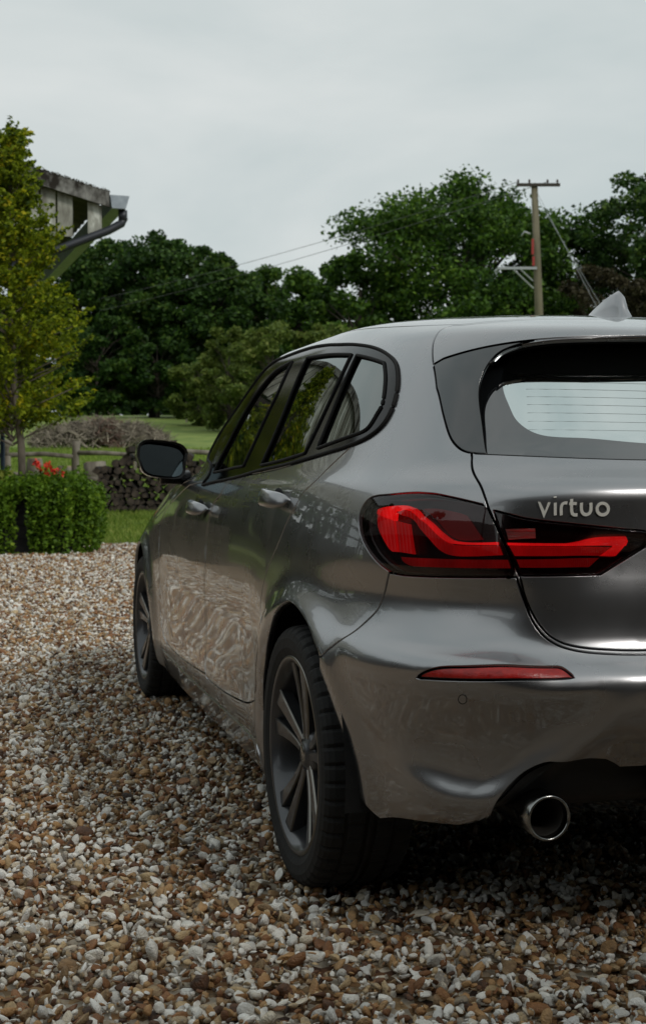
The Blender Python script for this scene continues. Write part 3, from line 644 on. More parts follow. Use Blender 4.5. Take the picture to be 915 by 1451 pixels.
# wheels
def make_wheel(name,x,y,flip):
    def tf(V): 
        V=np.asarray(V,float).copy()
        if flip: V[:,0]*=-1; V[:,1]*=-1
        return V
    Vr,Fr=lathe([(-.102,.2285),(-.106,.2365),(-.104,.2425),(-.098,.2435),(-.090,.236),(-.075,.228),(-.03,.205),(.09,.212),(.105,.236),(.10,.243),(.10,.205),(-.02,.198),(-.07,.221)],72,True)
    w=MB().add(tf(Vr),Fr).build(name,ALLOY,car,smooth=True); w.location=(x,y,.3185)
    me=w.data; me.materials.append(CUT)
    for p in me.polygons:
        c=p.center; r=math.hypot(c.y,c.z)
        if abs(c.x)>.1005 and .236<r<.2440 and c.x*(1 if flip else -1)>0: p.material_index=1
    # tyre with tread grooves
    prof=[(-.085,.236),(-.103,.242),(-.1115,.262),(-.1125,.285),(-.108,.301),(-.100,.3095),(-.088,.3145),(-.064,.3172),(-.060,.3105),(-.054,.3105),(-.050,.318),(-.016,.3185),(-.013,.311),(-.006,.311),(-.003,.3185)]
    prof=prof+[(-a,r) for a,r in reversed(prof)]
    n=240; Vt,Ft=lathe(prof,n); m=len(prof); Vt=Vt.reshape(n,m,3)
    for i in range(n):
        if i%5==0:
            for j in (4,5,6,7,m-5,m-6,m-7,m-8):
                k=1-(.0065 if j in (5,6,7,m-6,m-7,m-8) else .004)/.315; Vt[i,j,1:]*=k
        if i%5==2:
            for j in (10,11,m-11,m-12): Vt[i,j,1:]*=1-.004/.318
    ty=MB().add(tf(Vt.reshape(-1,3)),Ft).build('tyre',RUBBER,w,smooth=False)
    # five twin spokes
    for k in range(5):
        th=math.pi/2+2*math.pi*k/5
        V=[];F=[];mi=[]
        for sd in (1,-1):
            b=len(V)
            st=((.040,.003,.018),(.075,.005,.021),(.12,.009,.026),(.17,.0145,.034),(.205,.019,.042),(.232,.023,.050))
            for r,off,wd_ in st:
                face=-.074-.022*((r-.04)/.19)**1.5
                i0,i1=off,off+wd_
                for yy,xx in ((i0+.004,face+.034),(i0,face+.004),(i0+.0018,face),(i1-.0018,face+.0015),(i1,face+.006),(i1-.003,face+.036)):
                    V.append((xx,r,sd*yy))
            for i in range(5):
                for j in range(5):
                    f=(b+i*6+j,b+i*6+j+1,b+(i+1)*6+j+1,b+(i+1)*6+j); F.append(f); mi.append(1 if j in (1,3) else 0)
            F.append(tuple(b+q for q in range(6))); mi.append(0); F.append(tuple(b+30+q for q in range(6))); mi.append(0)
        ca,sa=math.cos(th),math.sin(th)
        V=[(x_,y_*ca-z_*sa,y_*sa+z_*ca) for x_,y_,z_ in V]
        sp=MB().add(tf(V),F).build('spoke',ALLOY,w); sp.data.materials.append(CUT)
        for p,q in zip(sp.data.polygons,mi): p.material_index=q
    Vh,Fh=lathe([(-.080,.0),(-.081,.022),(-.078,.030),(-.072,.034),(-.070,.055),(-.062,.062),(-.03,.066)],36); MB().add(tf(Vh),Fh).build('hub_cap',ALLOY,w,smooth=True)
    Vh,Fh=lathe([(-.083,.0),(-.083,.020),(-.080,.024)],32); MB().add(tf(Vh),Fh).build('centre_cap',CHROME,w,smooth=True)
    Vh,Fh=lathe([(-.02,.05),(-.02,.152),(.004,.152),(.004,.05)],48); MB().add(tf(Vh),Fh).build('brake_disc',mat_p('disc_steel',(.08,.07,.06),.45,.8),w,smooth=False)
    Vh,Fh=lathe([(.05,.0),(.05,.205)],32); MB().add(tf(Vh),Fh).build('wheel_back',LINER,w)
    return w
for y in (.81,3.49):
    make_wheel('wheel',-.785,y,False); make_wheel('wheel',.785,y,True)
# ------------------------------------------------------------------ the yard: l metres to the right, d metres ahead of the photographer
CA,SA=math.cos(.276),math.sin(.276)
def yard(l,d,z=None):
    x,y=-1.665+l*CA+d*SA,-2.20-l*SA+d*CA
    return Vector((x,y,height(l,d) if z is None else z))
_hd=[-200,18.0,20,24,28,34,42,50,65,80,110,200,400]; _hz=[0,0,.05,.21,.45,.85,1.38,1.88,3.0,4.25,5.6,7.5,9]
def height(l,d):
    return float(np.interp(d,_hd,_hz))+.05*math.sin(l*.31+d*.17)*min(1,max(0,(d-22)/10))
# ---- terrain
gl=np.concatenate([np.arange(-220,-30,10.),np.arange(-30,30,1.),np.arange(30,221,10.)]); gd=np.concatenate([np.arange(-200,-20,12.),np.arange(-20,16,3.),np.arange(16,60,.8),np.arange(60,130,3.),np.arange(130,401,30.)])
V=[];F=[]
for l in gl:
    for d in gd:
        p=yard(l,d); z=p.z-.03
        if 17<d<60 and abs(l)<30: z+=.02*math.sin(l*2.1+d*1.3)*math.sin(d*.9-l*.7)
        V.append((p.x,p.y,z))
k=len(gd)
for i in range(len(gl)-1):
    for j in range(k-1): F.append((i*k+j,(i+1)*k+j,(i+1)*k+j+1,i*k+j+1))
GRASS=mat_noise('field_grass',(.085,.155,.022),(.27,.31,.075),.9,.95,.3,detail=10,lo=.3,hi=.7,c3=(.20,.255,.055))
tag(obj('field',mesh('field',V,F,True),GRASS),kind='structure')
# ---- gravel bed with an uneven edge against the grass
def gedge(l): return 17.3+.25*math.sin(l*1.7)+.15*math.sin(l*4.1+1)+ (-1.4 if l<-4.6 else 0)
ls=np.linspace(-26,16,120); V=[];F=[]
ds=np.concatenate([np.linspace(-22,1,24),np.linspace(1.4,1,1)*0+1.5,np.linspace(2,16,40)])
for l in ls:
    for d in ds: p=yard(l,d,-.014+.004*math.sin(l*1.3+d*.8)*math.sin(d*.5)); V.append(p)
    p=yard(l,gedge(l),0.0); V.append(p)
k=len(ds)+1
for i in range(len(ls)-1):
    for j in range(k-1): F.append((i*k+j,(i+1)*k+j,(i+1)*k+j+1,i*k+j+1))
def mat_gravel_base():
    m=mat_p('gravel_bed',(.2,.15,.1),.85); n=m.node_tree.nodes; l=m.node_tree.links.new; b=n['Principled BSDF']
    t=n.new('ShaderNodeTexCoord'); v=n.new('ShaderNodeTexVoronoi'); v.inputs['Scale'].default_value=42
    c=n.new('ShaderNodeSeparateColor'); r=n.new('ShaderNodeValToRGB'); stone_ramp(r)
    u=n.new('ShaderNodeBump'); u.inputs['Strength'].default_value=.9; u.inputs['Distance'].default_value=.012; u.invert=True
    l(t.outputs['Object'],v.inputs['Vector']); l(v.outputs['Color'],c.inputs['Color']); l(c.outputs['Red'],r.inputs['Fac']); dk=n.new('ShaderNodeMixRGB'); dk.blend_type='MULTIPLY'; dk.inputs['Fac'].default_value=1; dk.inputs['Color2'].default_value=(.50,.44,.37,1); l(r.outputs['Color'],dk.inputs['Color1']); l(dk.outputs['Color'],b.inputs['Base Color'])
    l(v.outputs['Distance'],u.inputs['Height']); l(u.outputs['Normal'],b.inputs['Normal']); return m
def stone_ramp(r):
    cols=((0,(.035,.020,.012)),(.08,(.14,.056,.020)),(.19,(.27,.12,.042)),(.30,(.46,.27,.115)),(.40,(.19,.115,.055)),(.50,(.54,.39,.21)),(.58,(.20,.175,.15)),(.63,(.66,.57,.43)),(.74,(.56,.55,.52)),(.86,(.80,.76,.68)))
    e=r.color_ramp.elements
    e[0].position=0; e[0].color=(*cols[0][1],1); e[1].position=1; e[1].color=(.84,.82,.77,1)
    for p,c in cols[1:]: q=e.new(p); q.color=(*c,1)
tag(obj('gravel_drive',mesh('gravel_drive',V,F,True),mat_gravel_base()),kind='structure')
# ---- loose flint stones
def mat_stone():
    m=mat_p('flint',(.3,.2,.1),.55); n=m.node_tree.nodes; l=m.node_tree.links.new; b=n['Principled BSDF']
    a=n.new('ShaderNodeAttribute'); a.attribute_type='INSTANCER'; a.attribute_name='tone'
    t=n.new('ShaderNodeTexCoord'); q=n.new('ShaderNodeTexNoise'); q.inputs['Scale'].default_value=1.3; q.inputs['Detail'].default_value=5
    k=n.new('ShaderNodeMath'); k.operation='MULTIPLY_ADD'; k.inputs[1].default_value=.16; 
    k2=n.new('ShaderNodeMath'); k2.operation='SUBTRACT'; k2.inputs[1].default_value=.08
    r=n.new('ShaderNodeValToRGB'); stone_ramp(r)
    l(a.outputs['Fac'],k2.inputs[0]); l(q.outputs['Fac'],k.inputs[0]); l(k2.outputs['Value'],k.inputs[2]); l(k.outputs['Value'],r.inputs['Fac']); l(t.outputs['Object'],q.inputs['Vector']); l(r.outputs['Color'],b.inputs['Base Color'])
    q2=n.new('ShaderNodeTexNoise'); q2.inputs['Scale'].default_value=5; u=n.new('ShaderNodeBump'); u.inputs['Strength'].default_value=.35; u.inputs['Distance'].default_value=.15
    l(t.outputs['Object'],q2.inputs['Vector']); l(q2.outputs['Fac'],u.inputs['Height']); l(u.outputs['Normal'],b.inputs['Normal'])
    return m
STONE=mat_stone(); scol=bpy.data.collections.new('stone_shapes')
for i in range(14):
    bm=bmesh.new(); bmesh.ops.create_icosphere(bm,subdivisions=2 if i<10 else 3,radius=1)
    sx,sy,sz=random.uniform(.9,1.5),random.uniform(.65,1.0),random.uniform(.38,.7)
    cuts=[(Vector((random.gauss(0,1),random.gauss(0,1),random.gauss(0,1))).normalized(),random.uniform(.45,.85)) for _ in range(random.randint(4,8))]
    ph=[random.uniform(0,6) for _ in range(6)]
    for v in bm.verts:
        p=v.co.copy()
        for nrm,dd in cuts:
            e=p.dot(nrm)-dd
            if e>0: p-=nrm*e*.93
        f=1+.10*math.sin(p.x*3+ph[0])*math.sin(p.y*3+ph[1])+.09*math.sin(p.z*4+ph[2])
        p*=f; p.x+=.28*math.sin(p.y*2.2+ph[3])*(i%3==0); p.y+=.22*math.sin(p.x*1.8+ph[4])*(i%2==0)
        v.co=Vector((p.x*sx,p.y*sy,p.z*sz))
    for f in bm.faces: f.smooth=True
    me=bpy.data.meshes.new('stone'); bm.to_mesh(me); bm.free(); me.materials.append(STONE)
    scol.objects.link(bpy.data.objects.new('stone',me))
def scatter():
    bands=((1.3,3.2,4300,1.0),(3.2,5.5,3600,1.04),(5.5,8.5,2900,1.12),(8.5,12.5,2100,1.3),(12.5,17.4,1500,1.5))
    P=[];T=[];S_=[]
    for d0,d1,den,sz in bands:
        l0,l1=-.30*d1-.9,.30*d1+.9
        if d0>4: l1=min(l1,.6)
        n=int((l1-l0)*(d1-d0)*den); d=rng.uniform(d0,d1,n); l=rng.uniform(l0,l1,n)
        ok=(d<17.2)&(np.abs(l)<.31*d+.8); d,l=d[ok],l[ok]; n=len(d)
        P.append(np.stack([-1.665+l*CA+d*SA,-2.20-l*SA+d*CA,rng.uniform(-.008,.014,n)],1)); 
        S_.append(np.clip(rng.lognormal(-4.80,.44,n),.0035,.021)*sz); 
        tn=rng.random(n); T.append(tn)
    return np.concatenate(P),np.concatenate(T),np.concatenate(S_)
SP,ST,SS=scatter()
# under the car nothing is seen far in: keep the strip near its edges only
_k=~((np.abs(SP[:,0])<.45)&(SP[:,1]>1.2)&(SP[:,1]<4.1)); SP,ST,SS=SP[_k],ST[_k],SS[_k]
me=bpy.data.meshes.new('gravel_stones'); me.vertices.add(len(SP)); me.vertices.foreach_set('co',SP.astype(np.float32).ravel())
for nm,ty,val in (('tone','FLOAT',ST),('size','FLOAT',SS)):
    a=me.attributes.new(nm,ty,'POINT'); a.data.foreach_set('value',val.astype(np.float32))
a=me.attributes.new('turn','FLOAT_VECTOR','POINT'); rot=np.stack([rng.normal(0,.62,len(SP)),rng.normal(0,.62,len(SP)),rng.uniform(0,6.283,len(SP))],1); a.data.foreach_set('vector',rot.astype(np.float32).ravel())
gs=obj('gravel_stones',me); tag(gs,'loose flint gravel in white, tan and brown',None,None,'stuff')
ng=bpy.data.node_groups.new('scatter_stones','GeometryNodeTree'); ng.interface.new_socket('Geometry',in_out='INPUT',socket_type='NodeSocketGeometry'); ng.interface.new_socket('Geometry',in_out='OUTPUT',socket_type='NodeSocketGeometry')
n=ng.nodes; l=ng.links.new
gi=n.new('NodeGroupInput'); go=n.new('NodeGroupOutput'); m2p=n.new('GeometryNodeMeshToPoints'); ip=n.new('GeometryNodeInstanceOnPoints'); ci=n.new('GeometryNodeCollectionInfo')
ci.inputs['Collection'].default_value=scol; ci.inputs['Separate Children'].default_value=True; ci.inputs['Reset Children'].default_value=True; ip.inputs['Pick Instance'].default_value=True
def named(nm,ty):
    q=n.new('GeometryNodeInputNamedAttribute'); q.data_type=ty; q.inputs['Name'].default_value=nm; return q.outputs['Attribute']
ri=n.new('FunctionNodeRandomValue'); ri.data_type='INT'; ri.inputs[4].default_value=0; ri.inputs[5].default_value=13
l(gi.outputs[0],m2p.inputs['Mesh']); l(m2p.outputs['Points'],ip.inputs['Points']); l(ci.outputs['Instances'],ip.inputs['Instance']); l(ri.outputs[2],ip.inputs['Instance Index'])
e2r=n.new('FunctionNodeEulerToRotation'); l(named('turn','FLOAT_VECTOR'),e2r.inputs[0]); l(e2r.outputs[0],ip.inputs['Rotation']); l(named('size','FLOAT'),ip.inputs['Scale']); l(ip.outputs['Instances'],go.inputs[0])
md=gs.modifiers.new('stones','NODES'); md.node_group=ng
# ------------------------------------------------------------------ foliage
def mat_leaf(name,c1,c2,c3=None,trans=.35,patch=1.2):
    m=bpy.data.materials.new(name); m.use_nodes=True; n=m.node_tree.nodes; l=m.node_tree.links.new; n.remove(n['Principled BSDF'])
    g=n.new('ShaderNodeNewGeometry'); r=n.new('ShaderNodeValToRGB'); r.color_ramp.elements[0].color=(*c1,1); r.color_ramp.elements[1].color=(*c2,1)
    t=n.new('ShaderNodeTexCoord'); q=n.new('ShaderNodeTexNoise'); q.inputs['Scale'].default_value=patch; q.inputs['Detail'].default_value=2
    a=n.new('ShaderNodeMath'); a.operation='ADD'; b=n.new('ShaderNodeMath'); b.operation='MULTIPLY'; b.inputs[1].default_value=.5
    l(g.outputs['Random Per Island'],a.inputs[0]); l(t.outputs['Object'],q.inputs['Vector']); l(q.outputs['Fac'],a.inputs[1]); l(a.outputs['Value'],b.inputs[0]); l(b.outputs['Value'],r.inputs['Fac'])
    r.color_ramp.elements[0].position=.25; r.color_ramp.elements[1].position=.68
    if c3: e=r.color_ramp.elements.new(.80); e.color=(*c3,1)
    d=n.new('ShaderNodeBsdfPrincipled'); d.inputs['Roughness'].default_value=.55; d.inputs['Specular IOR Level'].default_value=.25; x=n.new('ShaderNodeBsdfTranslucent'); s=n.new('ShaderNodeMixShader'); s.inputs['Fac'].default_value=trans
    l(r.outputs['Color'],d.inputs['Base Color']); l(r.outputs['Color'],x.inputs['Color']); l(d.outputs['BSDF'],s.inputs[1]); l(x.outputs['BSDF'],s.inputs[2]); l(s.outputs['Shader'],n['Material Output'].inputs['Surface']); return m
def leaves(name,C,size,mat,parent,asp=.6,droop=0.0,up=.25):
    """one folded rhombic leaf per centre in C (n,3)"""
    n=len(C); u=rng.normal(size=(n,3)); u[:,2]=u[:,2]*.7-droop; u/=np.linalg.norm(u,axis=1,keepdims=True)
    w=rng.normal(size=(n,3)); w[:,2]+=up*2; v=np.cross(u,w); v/=np.linalg.norm(v,axis=1,keepdims=True)+1e-9; nn=np.cross(u,v)
    s=(size*rng.uniform(.6,1.3,n))[:,None]
    V=np.stack([C-u*s*.5,C+v*s*asp*.5+nn*s*.06,C+u*s*.5,C-v*s*asp*.5+nn*s*.06],1).reshape(-1,3)
    F=np.arange(n*4).reshape(n,4)
    return obj(name,mesh(name,V,F),mat,parent)
BARK=mat_noise('bark',(.030,.024,.018),(.075,.062,.048),9,.95,.6,stretch=(1,1,.25))
def crown_points(blobs,n,shell=.45):
    out=[]
    for c,r,k in blobs:
        m=max(8,int(n*k)); q=rng.normal(size=(m,3)); q/=np.linalg.norm(q,axis=1,keepdims=True); rad=rng.random(m)**shell
        out.append(np.array(c)+q*rad[:,None]*np.array(r))
    return np.concatenate(out)
def tree(name,base,htot,rx,label,mat,nblob=130,per=330,leaf=.30,group=None,low=.30,seed=1,bare=0,rz=None,trunk=.35,cat='tree',ry=None):
    """broadleaf tree: trunk, limbs to every leaf clump, crown of clumps set unevenly on an egg-shaped envelope"""
    rs=np.random.default_rng(seed); root=empty(name,base); tag(root,label,cat,group)
    cz=htot*(low+1)/2; hz=htot*(1-low)/2; ry=rx if ry is None else ry
    bl=[];tr=MB(); H=Vector((0,0,htot*.55))
    tr.tube([(0,0,-.4),(.05*trunk,0,htot*.15),(.2*trunk,.1*trunk,htot*.35),(0,.3*trunk,htot*.6),(0,0,htot*.82)],[trunk*1.25,trunk,trunk*.8,trunk*.5,trunk*.14],9)
    lob=[(rs.uniform(0,6.28),rs.uniform(-.6,.8),rs.uniform(.75,1.12)) for _ in range(9)]
    for i in range(nblob):
        a=rs.uniform(0,6.283); s=rs.uniform(-1,1); rad=rs.uniform(.45,1)**.5
        k=1.0
        for la,ls_,lk in lob:
            dd=math.hypot(math.atan2(math.sin(a-la),math.cos(a-la)),(s-ls_)*1.6)
            if dd<.8: k=max(min(k,lk),.7) if lk<1 else max(k,lk)
        e=math.sqrt(max(0,1-s*s))**.8
        p=Vector((math.cos(a)*rx*e*rad*k,math.sin(a)*ry*e*rad*k,cz+s*hz*(.55+.45*rad)*min(1.06,k+.1)))
        br=rs.uniform(.10,.19)*rx*(1.0 if rad>.8 else 1.25)
        bl.append((p,(br*1.15,br*1.15,br*.8),rs.uniform(.5,1.3)))
        if i%2==0:
            z0=min(max(p.z*.62,htot*.18),htot*.7); mid=Vector((p.x*.45,p.y*.45,(z0+p.z)*.5+.25)); tr.tube([(0,0,z0),mid,p],[trunk*.28,trunk*.14,.02],5,False)
    tr.build('trunk',BARK,root,smooth=True)
    C=crown_points(bl,per,.5)
    leaves('crown',C,leaf,mat,root,.62)
    return root
OAK=mat_leaf('oak_leaf',(.014,.042,.008),(.080,.165,.018),(.16,.26,.028),.32,.35)
OAK2=mat_leaf('dark_oak_leaf',(.010,.032,.007),(.055,.118,.018),(.12,.185,.028),.3,.35)
OLIVE=mat_leaf('olive_shrub_leaf',(.055,.095,.015),(.17,.23,.045),(.27,.30,.08),.38,.5)
BROWN=mat_leaf('brown_leaf',(.030,.026,.014),(.070,.060,.030),(.10,.085,.045),.3,.6)
YEL=mat_leaf('hornbeam_leaf',(.05,.095,.008),(.34,.42,.02),(.72,.60,.03),.5,2.0)
# l,d,height,radius,...
G1='trees along the far side of the field'
tree('oak_tree',yard(-11.6,88),12.2,5.6,'tall dark oak left of the hedge gap, right behind the gutter end',OAK2,150,330,.34,G1,.10,3)
tree('oak_tree',yard(-7.6,86),10.6,5.0,'dark oak with rounded shoulder left of the dip in the tree line',OAK2,200,320,.34,G1,.10,8)
tree('oak_tree',yard(-17.5,90),12.2,5.8,'dark oak standing behind the yellow hornbeam',OAK2,130,300,.36,G1,.10,15)
tree('oak_tree',yard(-3.4,96),10.4,5.4,'smaller oak in the dip of the tree line',OAK,200,300,.34,G1,.08,21)
tree('oak_tree',yard(7.7,68),12.3,7.4,'large broad oak behind the car roof and utility pole',OAK,250,300,.27,G1,.14,33,trunk=.45)
tree('oak_tree',yard(1.9,66),8.8,3.0,'low oak limb mass at the left foot of the large oak',OAK,80,300,.28,G1,.12,37)
tree('oak_tree',yard(18.4,66),13.0,5.6,'dark loose-crowned oak at the right edge of the picture',OAK2,170,300,.28,G1,.2,44)
tree('brown_tree',yard(13.2,62),7.6,2.8,'thin brownish tree right of the utility pole',BROWN,80,200,.22,None,.05,52,trunk=.16)
tree('brown_tree',yard(16.2,60),8.0,2.8,'thin brownish tree hung with creeper above the roof aerial',BROWN,80,200,.22,None,.05,57,trunk=.16)
for i,(l_,d_,h_,r_,lb) in enumerate(((-4.7,64,4.9,2.1,'tall olive-green shrub nearest the black door pillar'),(-2.4,60,4.9,2.4,'olive-green shrub behind the front of the car roof'),(-6.6,70,3.8,1.9,'olive shrub at the left end of the shrub row'),(0.4,60,5.0,2.3,'olive shrub at the foot of the large oak'))):
    tree('shrub',yard(l_,d_),h_,r_,lb,OLIVE,80,260,.20,'olive shrubs in front of the oaks',.02,60+i,trunk=.1,cat='shrub')
for i,(l_,d_,h_,r_,lb) in enumerate(((-19,80,6.5,3.6,'dark undergrowth bush under the left oaks'),(-14.5,82,6.2,3.4,'dark undergrowth bush behind the brush pile'),(-10.6,82,5.6,2.8,'dark undergrowth bush right of the brush pile'),(3.5,84,7,4,'dark bush behind the large oak'),(9.5,84,7,4,'dark bush behind the utility pole'),(15,80,7.0,3.6,'dark bush behind the brown trees'),(20.5,80,6.8,3.6,'dark bush at the right edge of the tree line'))):
    tree('undergrowth_bush',yard(l_,d_),h_,r_,lb,OAK2,70,240,.32,'undergrowth below the oaks',.12,80+i,trunk=.12,cat='bush')
for i,(l_,d_) in enumerate(((-7.6,78),(-6.9,79),(-6.2,77.5),(-5.6,79))):
    tree('orchard_tree',yard(l_,d_),3.4,1.3,('leftmost','second','third','rightmost')[i]+' young tree on a thin stem beside the black door pillar',OAK,34,120,.20,'young trees at the field edge',.35,120+i,trunk=.09)
for i,(l_,d_) in enumerate(((-25,78),(-33,72),(-41,66),(-50,60),(-58,50))):
    tree('oak_tree',yard(l_,d_),14.5,6.2,('first','second','third','fourth','fifth')[i]+' oak beyond the left edge, counted outward, seen only in window reflections',OAK,110,150,.5,G1,.05,150+i)
# far wood closes the gaps
fl=empty('far_wood',yard(0,150)); 
bl=[((yard(x,150+8*math.sin(x),height(0,150)+z)-yard(0,150)),(4.2,4.2,2.6),1) for x in np.arange(-90,91,4.0) for z in (1.5,5,8+1.5*math.sin(x*.7))]
COL.objects.unlink(fl); bpy.data.objects.remove(fl)
C=crown_points(bl,330,.6); fw=leaves('far_wood',C,1.15,OAK2,None); fw.location=yard(0,150); tag(fw,'distant dark wood behind the oaks',None,None,'stuff')
# ---- hornbeams in planters
HBARK=mat_noise('hornbeam_bark',(.10,.085,.065),(.20,.17,.135),14,.9,.3,stretch=(1,1,.3))
def hornbeam(loc,label,seed):
    hb=empty('hornbeam_tree',loc); tag(hb,label,'tree','hornbeams in planters')
    tr=MB(); tr.tube([(0,0,-.3),(-.02,0,.5),(-.09,0,1.1),(-.13,0,2.2),(-.16,0,3.4),(-.20,0,4.05)],[.052,.046,.040,.03,.02,.006],9)
    C=[]; rs=np.random.default_rng(seed)
    for i in range(760):                      # sprays of leaves on rising side shoots
        z=.70+3.52*rs.random()**1.12; f=(z-.70)/3.52
        env=1.12*min(1,max(.06,1-(f-.22)/.82))*(1+.16*math.sin(z*5.1+seed))*min(1,.5+f*5)
        a=rs.uniform(0,6.283); r0=env*rs.uniform(.05,.75); L_=rs.uniform(.16,.42)*(.7+.3*env)
        d=np.array([math.cos(a),math.sin(a)*.9,rs.uniform(.25,.85)]); d/=np.linalg.norm(d)
        p0=np.array([-.13+math.cos(a)*r0,math.sin(a)*r0*.9,z]); n_=int(L_*150); q=rs.random(n_)
        C.append(p0+d*(q*L_)[:,None]+rs.normal(0,.032,(n_,3))*(1.25-q)[:,None])
        if i%3==0: tr.tube([(-.12-.02*f,0,max(.5,z-.3*r0-.1)),p0,p0+d*L_],[.011,.007,.002],4,False)
    tr.build('trunk',HBARK,hb,smooth=True)
    leaves('crown',np.concatenate(C),.070,YEL,hb,.55,.1)
hornbeam(yard(-3.66,15.6,.80),'slim yellow-green hornbeam growing from the ivy-covered planter',4)
hornbeam(yard(-5.45,15.5,.80),'second hornbeam beyond the left edge, seen in the front door glass',5)
# ---- planter with trailing plants
for l_,lb_ in ((-5.45,'dark rectangular planter beyond the left edge, seen only in reflections'),):
    p2=empty('planter',yard(l_,15.4,0),-.276); tag(p2,lb_,'planter','dark planters')
    for j in range(5): MB().box((0,-.40,.09+j*.165),(1.30,.03,.158)).build('plank',BARK,p2,bevel=.005)
    for s in (-1,1): MB().box((s*.665,0,.42),(.03,.83,.82)).build('side_panel',BARK,p2,bevel=.005)
    MB().box((0,.40,.42),(1.30,.03,.82)).build('back_panel',BARK,p2,bevel=.005); MB().box((0,0,.76),(1.26,.78,.04)).build('soil',BARK,p2)
pl=empty('planter',yard(-3.72,15.65,0),-.276); tag(pl,'dark rectangular planter overgrown with trailing bright green plants','planter','dark planters')
DARKW=mat_noise('dark_timber',(.012,.012,.014),(.030,.028,.030),12,.8,.3,stretch=(1,1,6))
for j in range(5): MB().box((0,-.40,.09+j*.165),(1.30,.03,.158)).build('plank',DARKW,pl,bevel=.005)
for s in (-1,1):
    for j in range(5): MB().box((s*.665,0,.09+j*.165),(.03,.83,.158)).build('plank',DARKW,pl,bevel=.005)
MB().box((0,.40,.42),(1.30,.03,.82)).build('back_panel',DARKW,pl,bevel=.005); MB().box((0,0,.76),(1.26,.78,.04)).build('soil',mat_noise('soil',(.02,.014,.01),(.05,.035,.025),20,1,.5),pl)
TRAIL=mat_leaf('trailing_leaf',(.050,.11,.008),(.15,.27,.020),(.26,.38,.035),.4,5)
pts=[]; rs=np.random.default_rng(9)
for i in range(420):                       # strands hanging over front and sides
    side=rs.random()
    if side<.60: x=rs.uniform(-.72,.74); y=-.43-.04*rs.random(); ox,oy=0,-1
    else: x=.70+.03*rs.random(); y=rs.uniform(-.45,.42); ox,oy=1,0
    gapk=.16 if (side<.60 and 0.08<x<.24) else 1.0
    L_=rs.uniform(.15,1.0)**.8*gapk+ (.08 if gapk<1 else 0); n_=int(L_*46)+3
    if x>.35 or ox: L_*=1.0
    q=np.linspace(0,1,n_); bulge=rs.uniform(.03,.26)*(1.2 if ox else 1)
    px=x+ox*bulge*np.sin(q*2.6)+rs.normal(0,.018,n_); py=y+oy*bulge*np.sin(q*2.6)+rs.normal(0,.018,n_); pz=.84-q*L_+.10*np.sin(q*3.1)*bulge*4+rs.normal(0,.014,n_)
    pts.append(np.stack([px,py,np.maximum(pz,.02)],1))
top=np.stack([rs.uniform(-.7,.8,2600),rs.uniform(-.48,.45,2600),.84+np.abs(rs.normal(0,.045,2600))],1)
for i in range(90):                        # loose upright shoots
    x,y=rs.uniform(-.72,.80),rs.uniform(-.5,.4); L_=rs.uniform(.06,.22); q=np.linspace(0,1,9)
    pts.append(np.stack([x+q*rs.normal(0,.06),y+q*rs.normal(0,.06),.84+q*L_],1)+rs.normal(0,.012,(9,3)))
leaves('trailing_plants',np.concatenate(pts+[top]),.055,TRAIL,pl,.75,.2)
# red flowers and a broad-leaved plant in the planter
RF=mat_noise('red_petal',(.55,.010,.006),(.75,.05,.02),20,.5); 
for k,(x,y,h_,lb) in enumerate(((.16,-.22,.20,'red geranium bloom with the taller stem in the planter'),(.30,-.18,.10,'small red geranium bloom nearest the fence post'))):
    f=empty('red_flower',yard(-3.55+x,15.65+y,.86)); tag(f,lb,'flower','red flowers in the planter')
    st=MB(); 
    for j in range(5): st.tube([(0,0,-.1),(rs.normal(0,.03),0,h_*.6),(rs.normal(0,.05),rs.normal(0,.04),h_)],.004,5,False)
    st.build('stems',TRAIL,f)
    C=np.concatenate([np.array([rs.normal(0,.07),rs.normal(0,.05),h_+rs.normal(0,.05)])+rs.normal(0,.022,(26,3)) for _ in range(5)])
    leaves('petals',C,.034,RF,f,.9)
f=empty('coleus_plant',yard(-4.0,15.35,.82)); tag(f,'broad yellow-green leafy plant at the left end of the planter','plant')
leaves('foliage',np.stack([rs.normal(0,.13,60),rs.normal(0,.10,60),np.abs(rs.normal(.08,.06,60))],1),.14,mat_leaf('coleus_leaf',(.16,.20,.03),(.30,.33,.06),None,.4,3),f,.7,.1)
MB().tube([(0,0,-.1),(0,0,.15)],.012,6).build('stem',BARK,f)
f=empty('rust_plant',yard(-4.12,15.25,.82)); tag(f,'small rust-red leafy plant at the very left of the planter','plant')
leaves('foliage',np.stack([rs.normal(0,.07,50),rs.normal(0,.07,50),np.abs(rs.normal(.06,.04,50))],1),.08,mat_leaf('rust_leaf',(.16,.03,.012),(.28,.06,.02),None,.3,3),f,.7)
MB().tube([(0,0,-.1),(0,0,.08)],.01,6).build('stem',BARK,f)
po=empty('blue_post',yard(-4.085,16.3,0)); tag(po,'slim dark blue metal post at the left edge of the picture','post')
BLU=mat_p('blue_metal',(.012,.030,.055),.4,.3)
MB().tube([(0,0,0),(0,0,1.86)],.030,12).build('shaft',BLU,po,smooth=True); MB().tube([(0,0,1.86),(0,0,1.875)],[.034,.02],12).build('cap',BLU,po); MB().tube([(0,0,0),(0,0,.012)],.08,16).build('foot_plate',BLU,po)
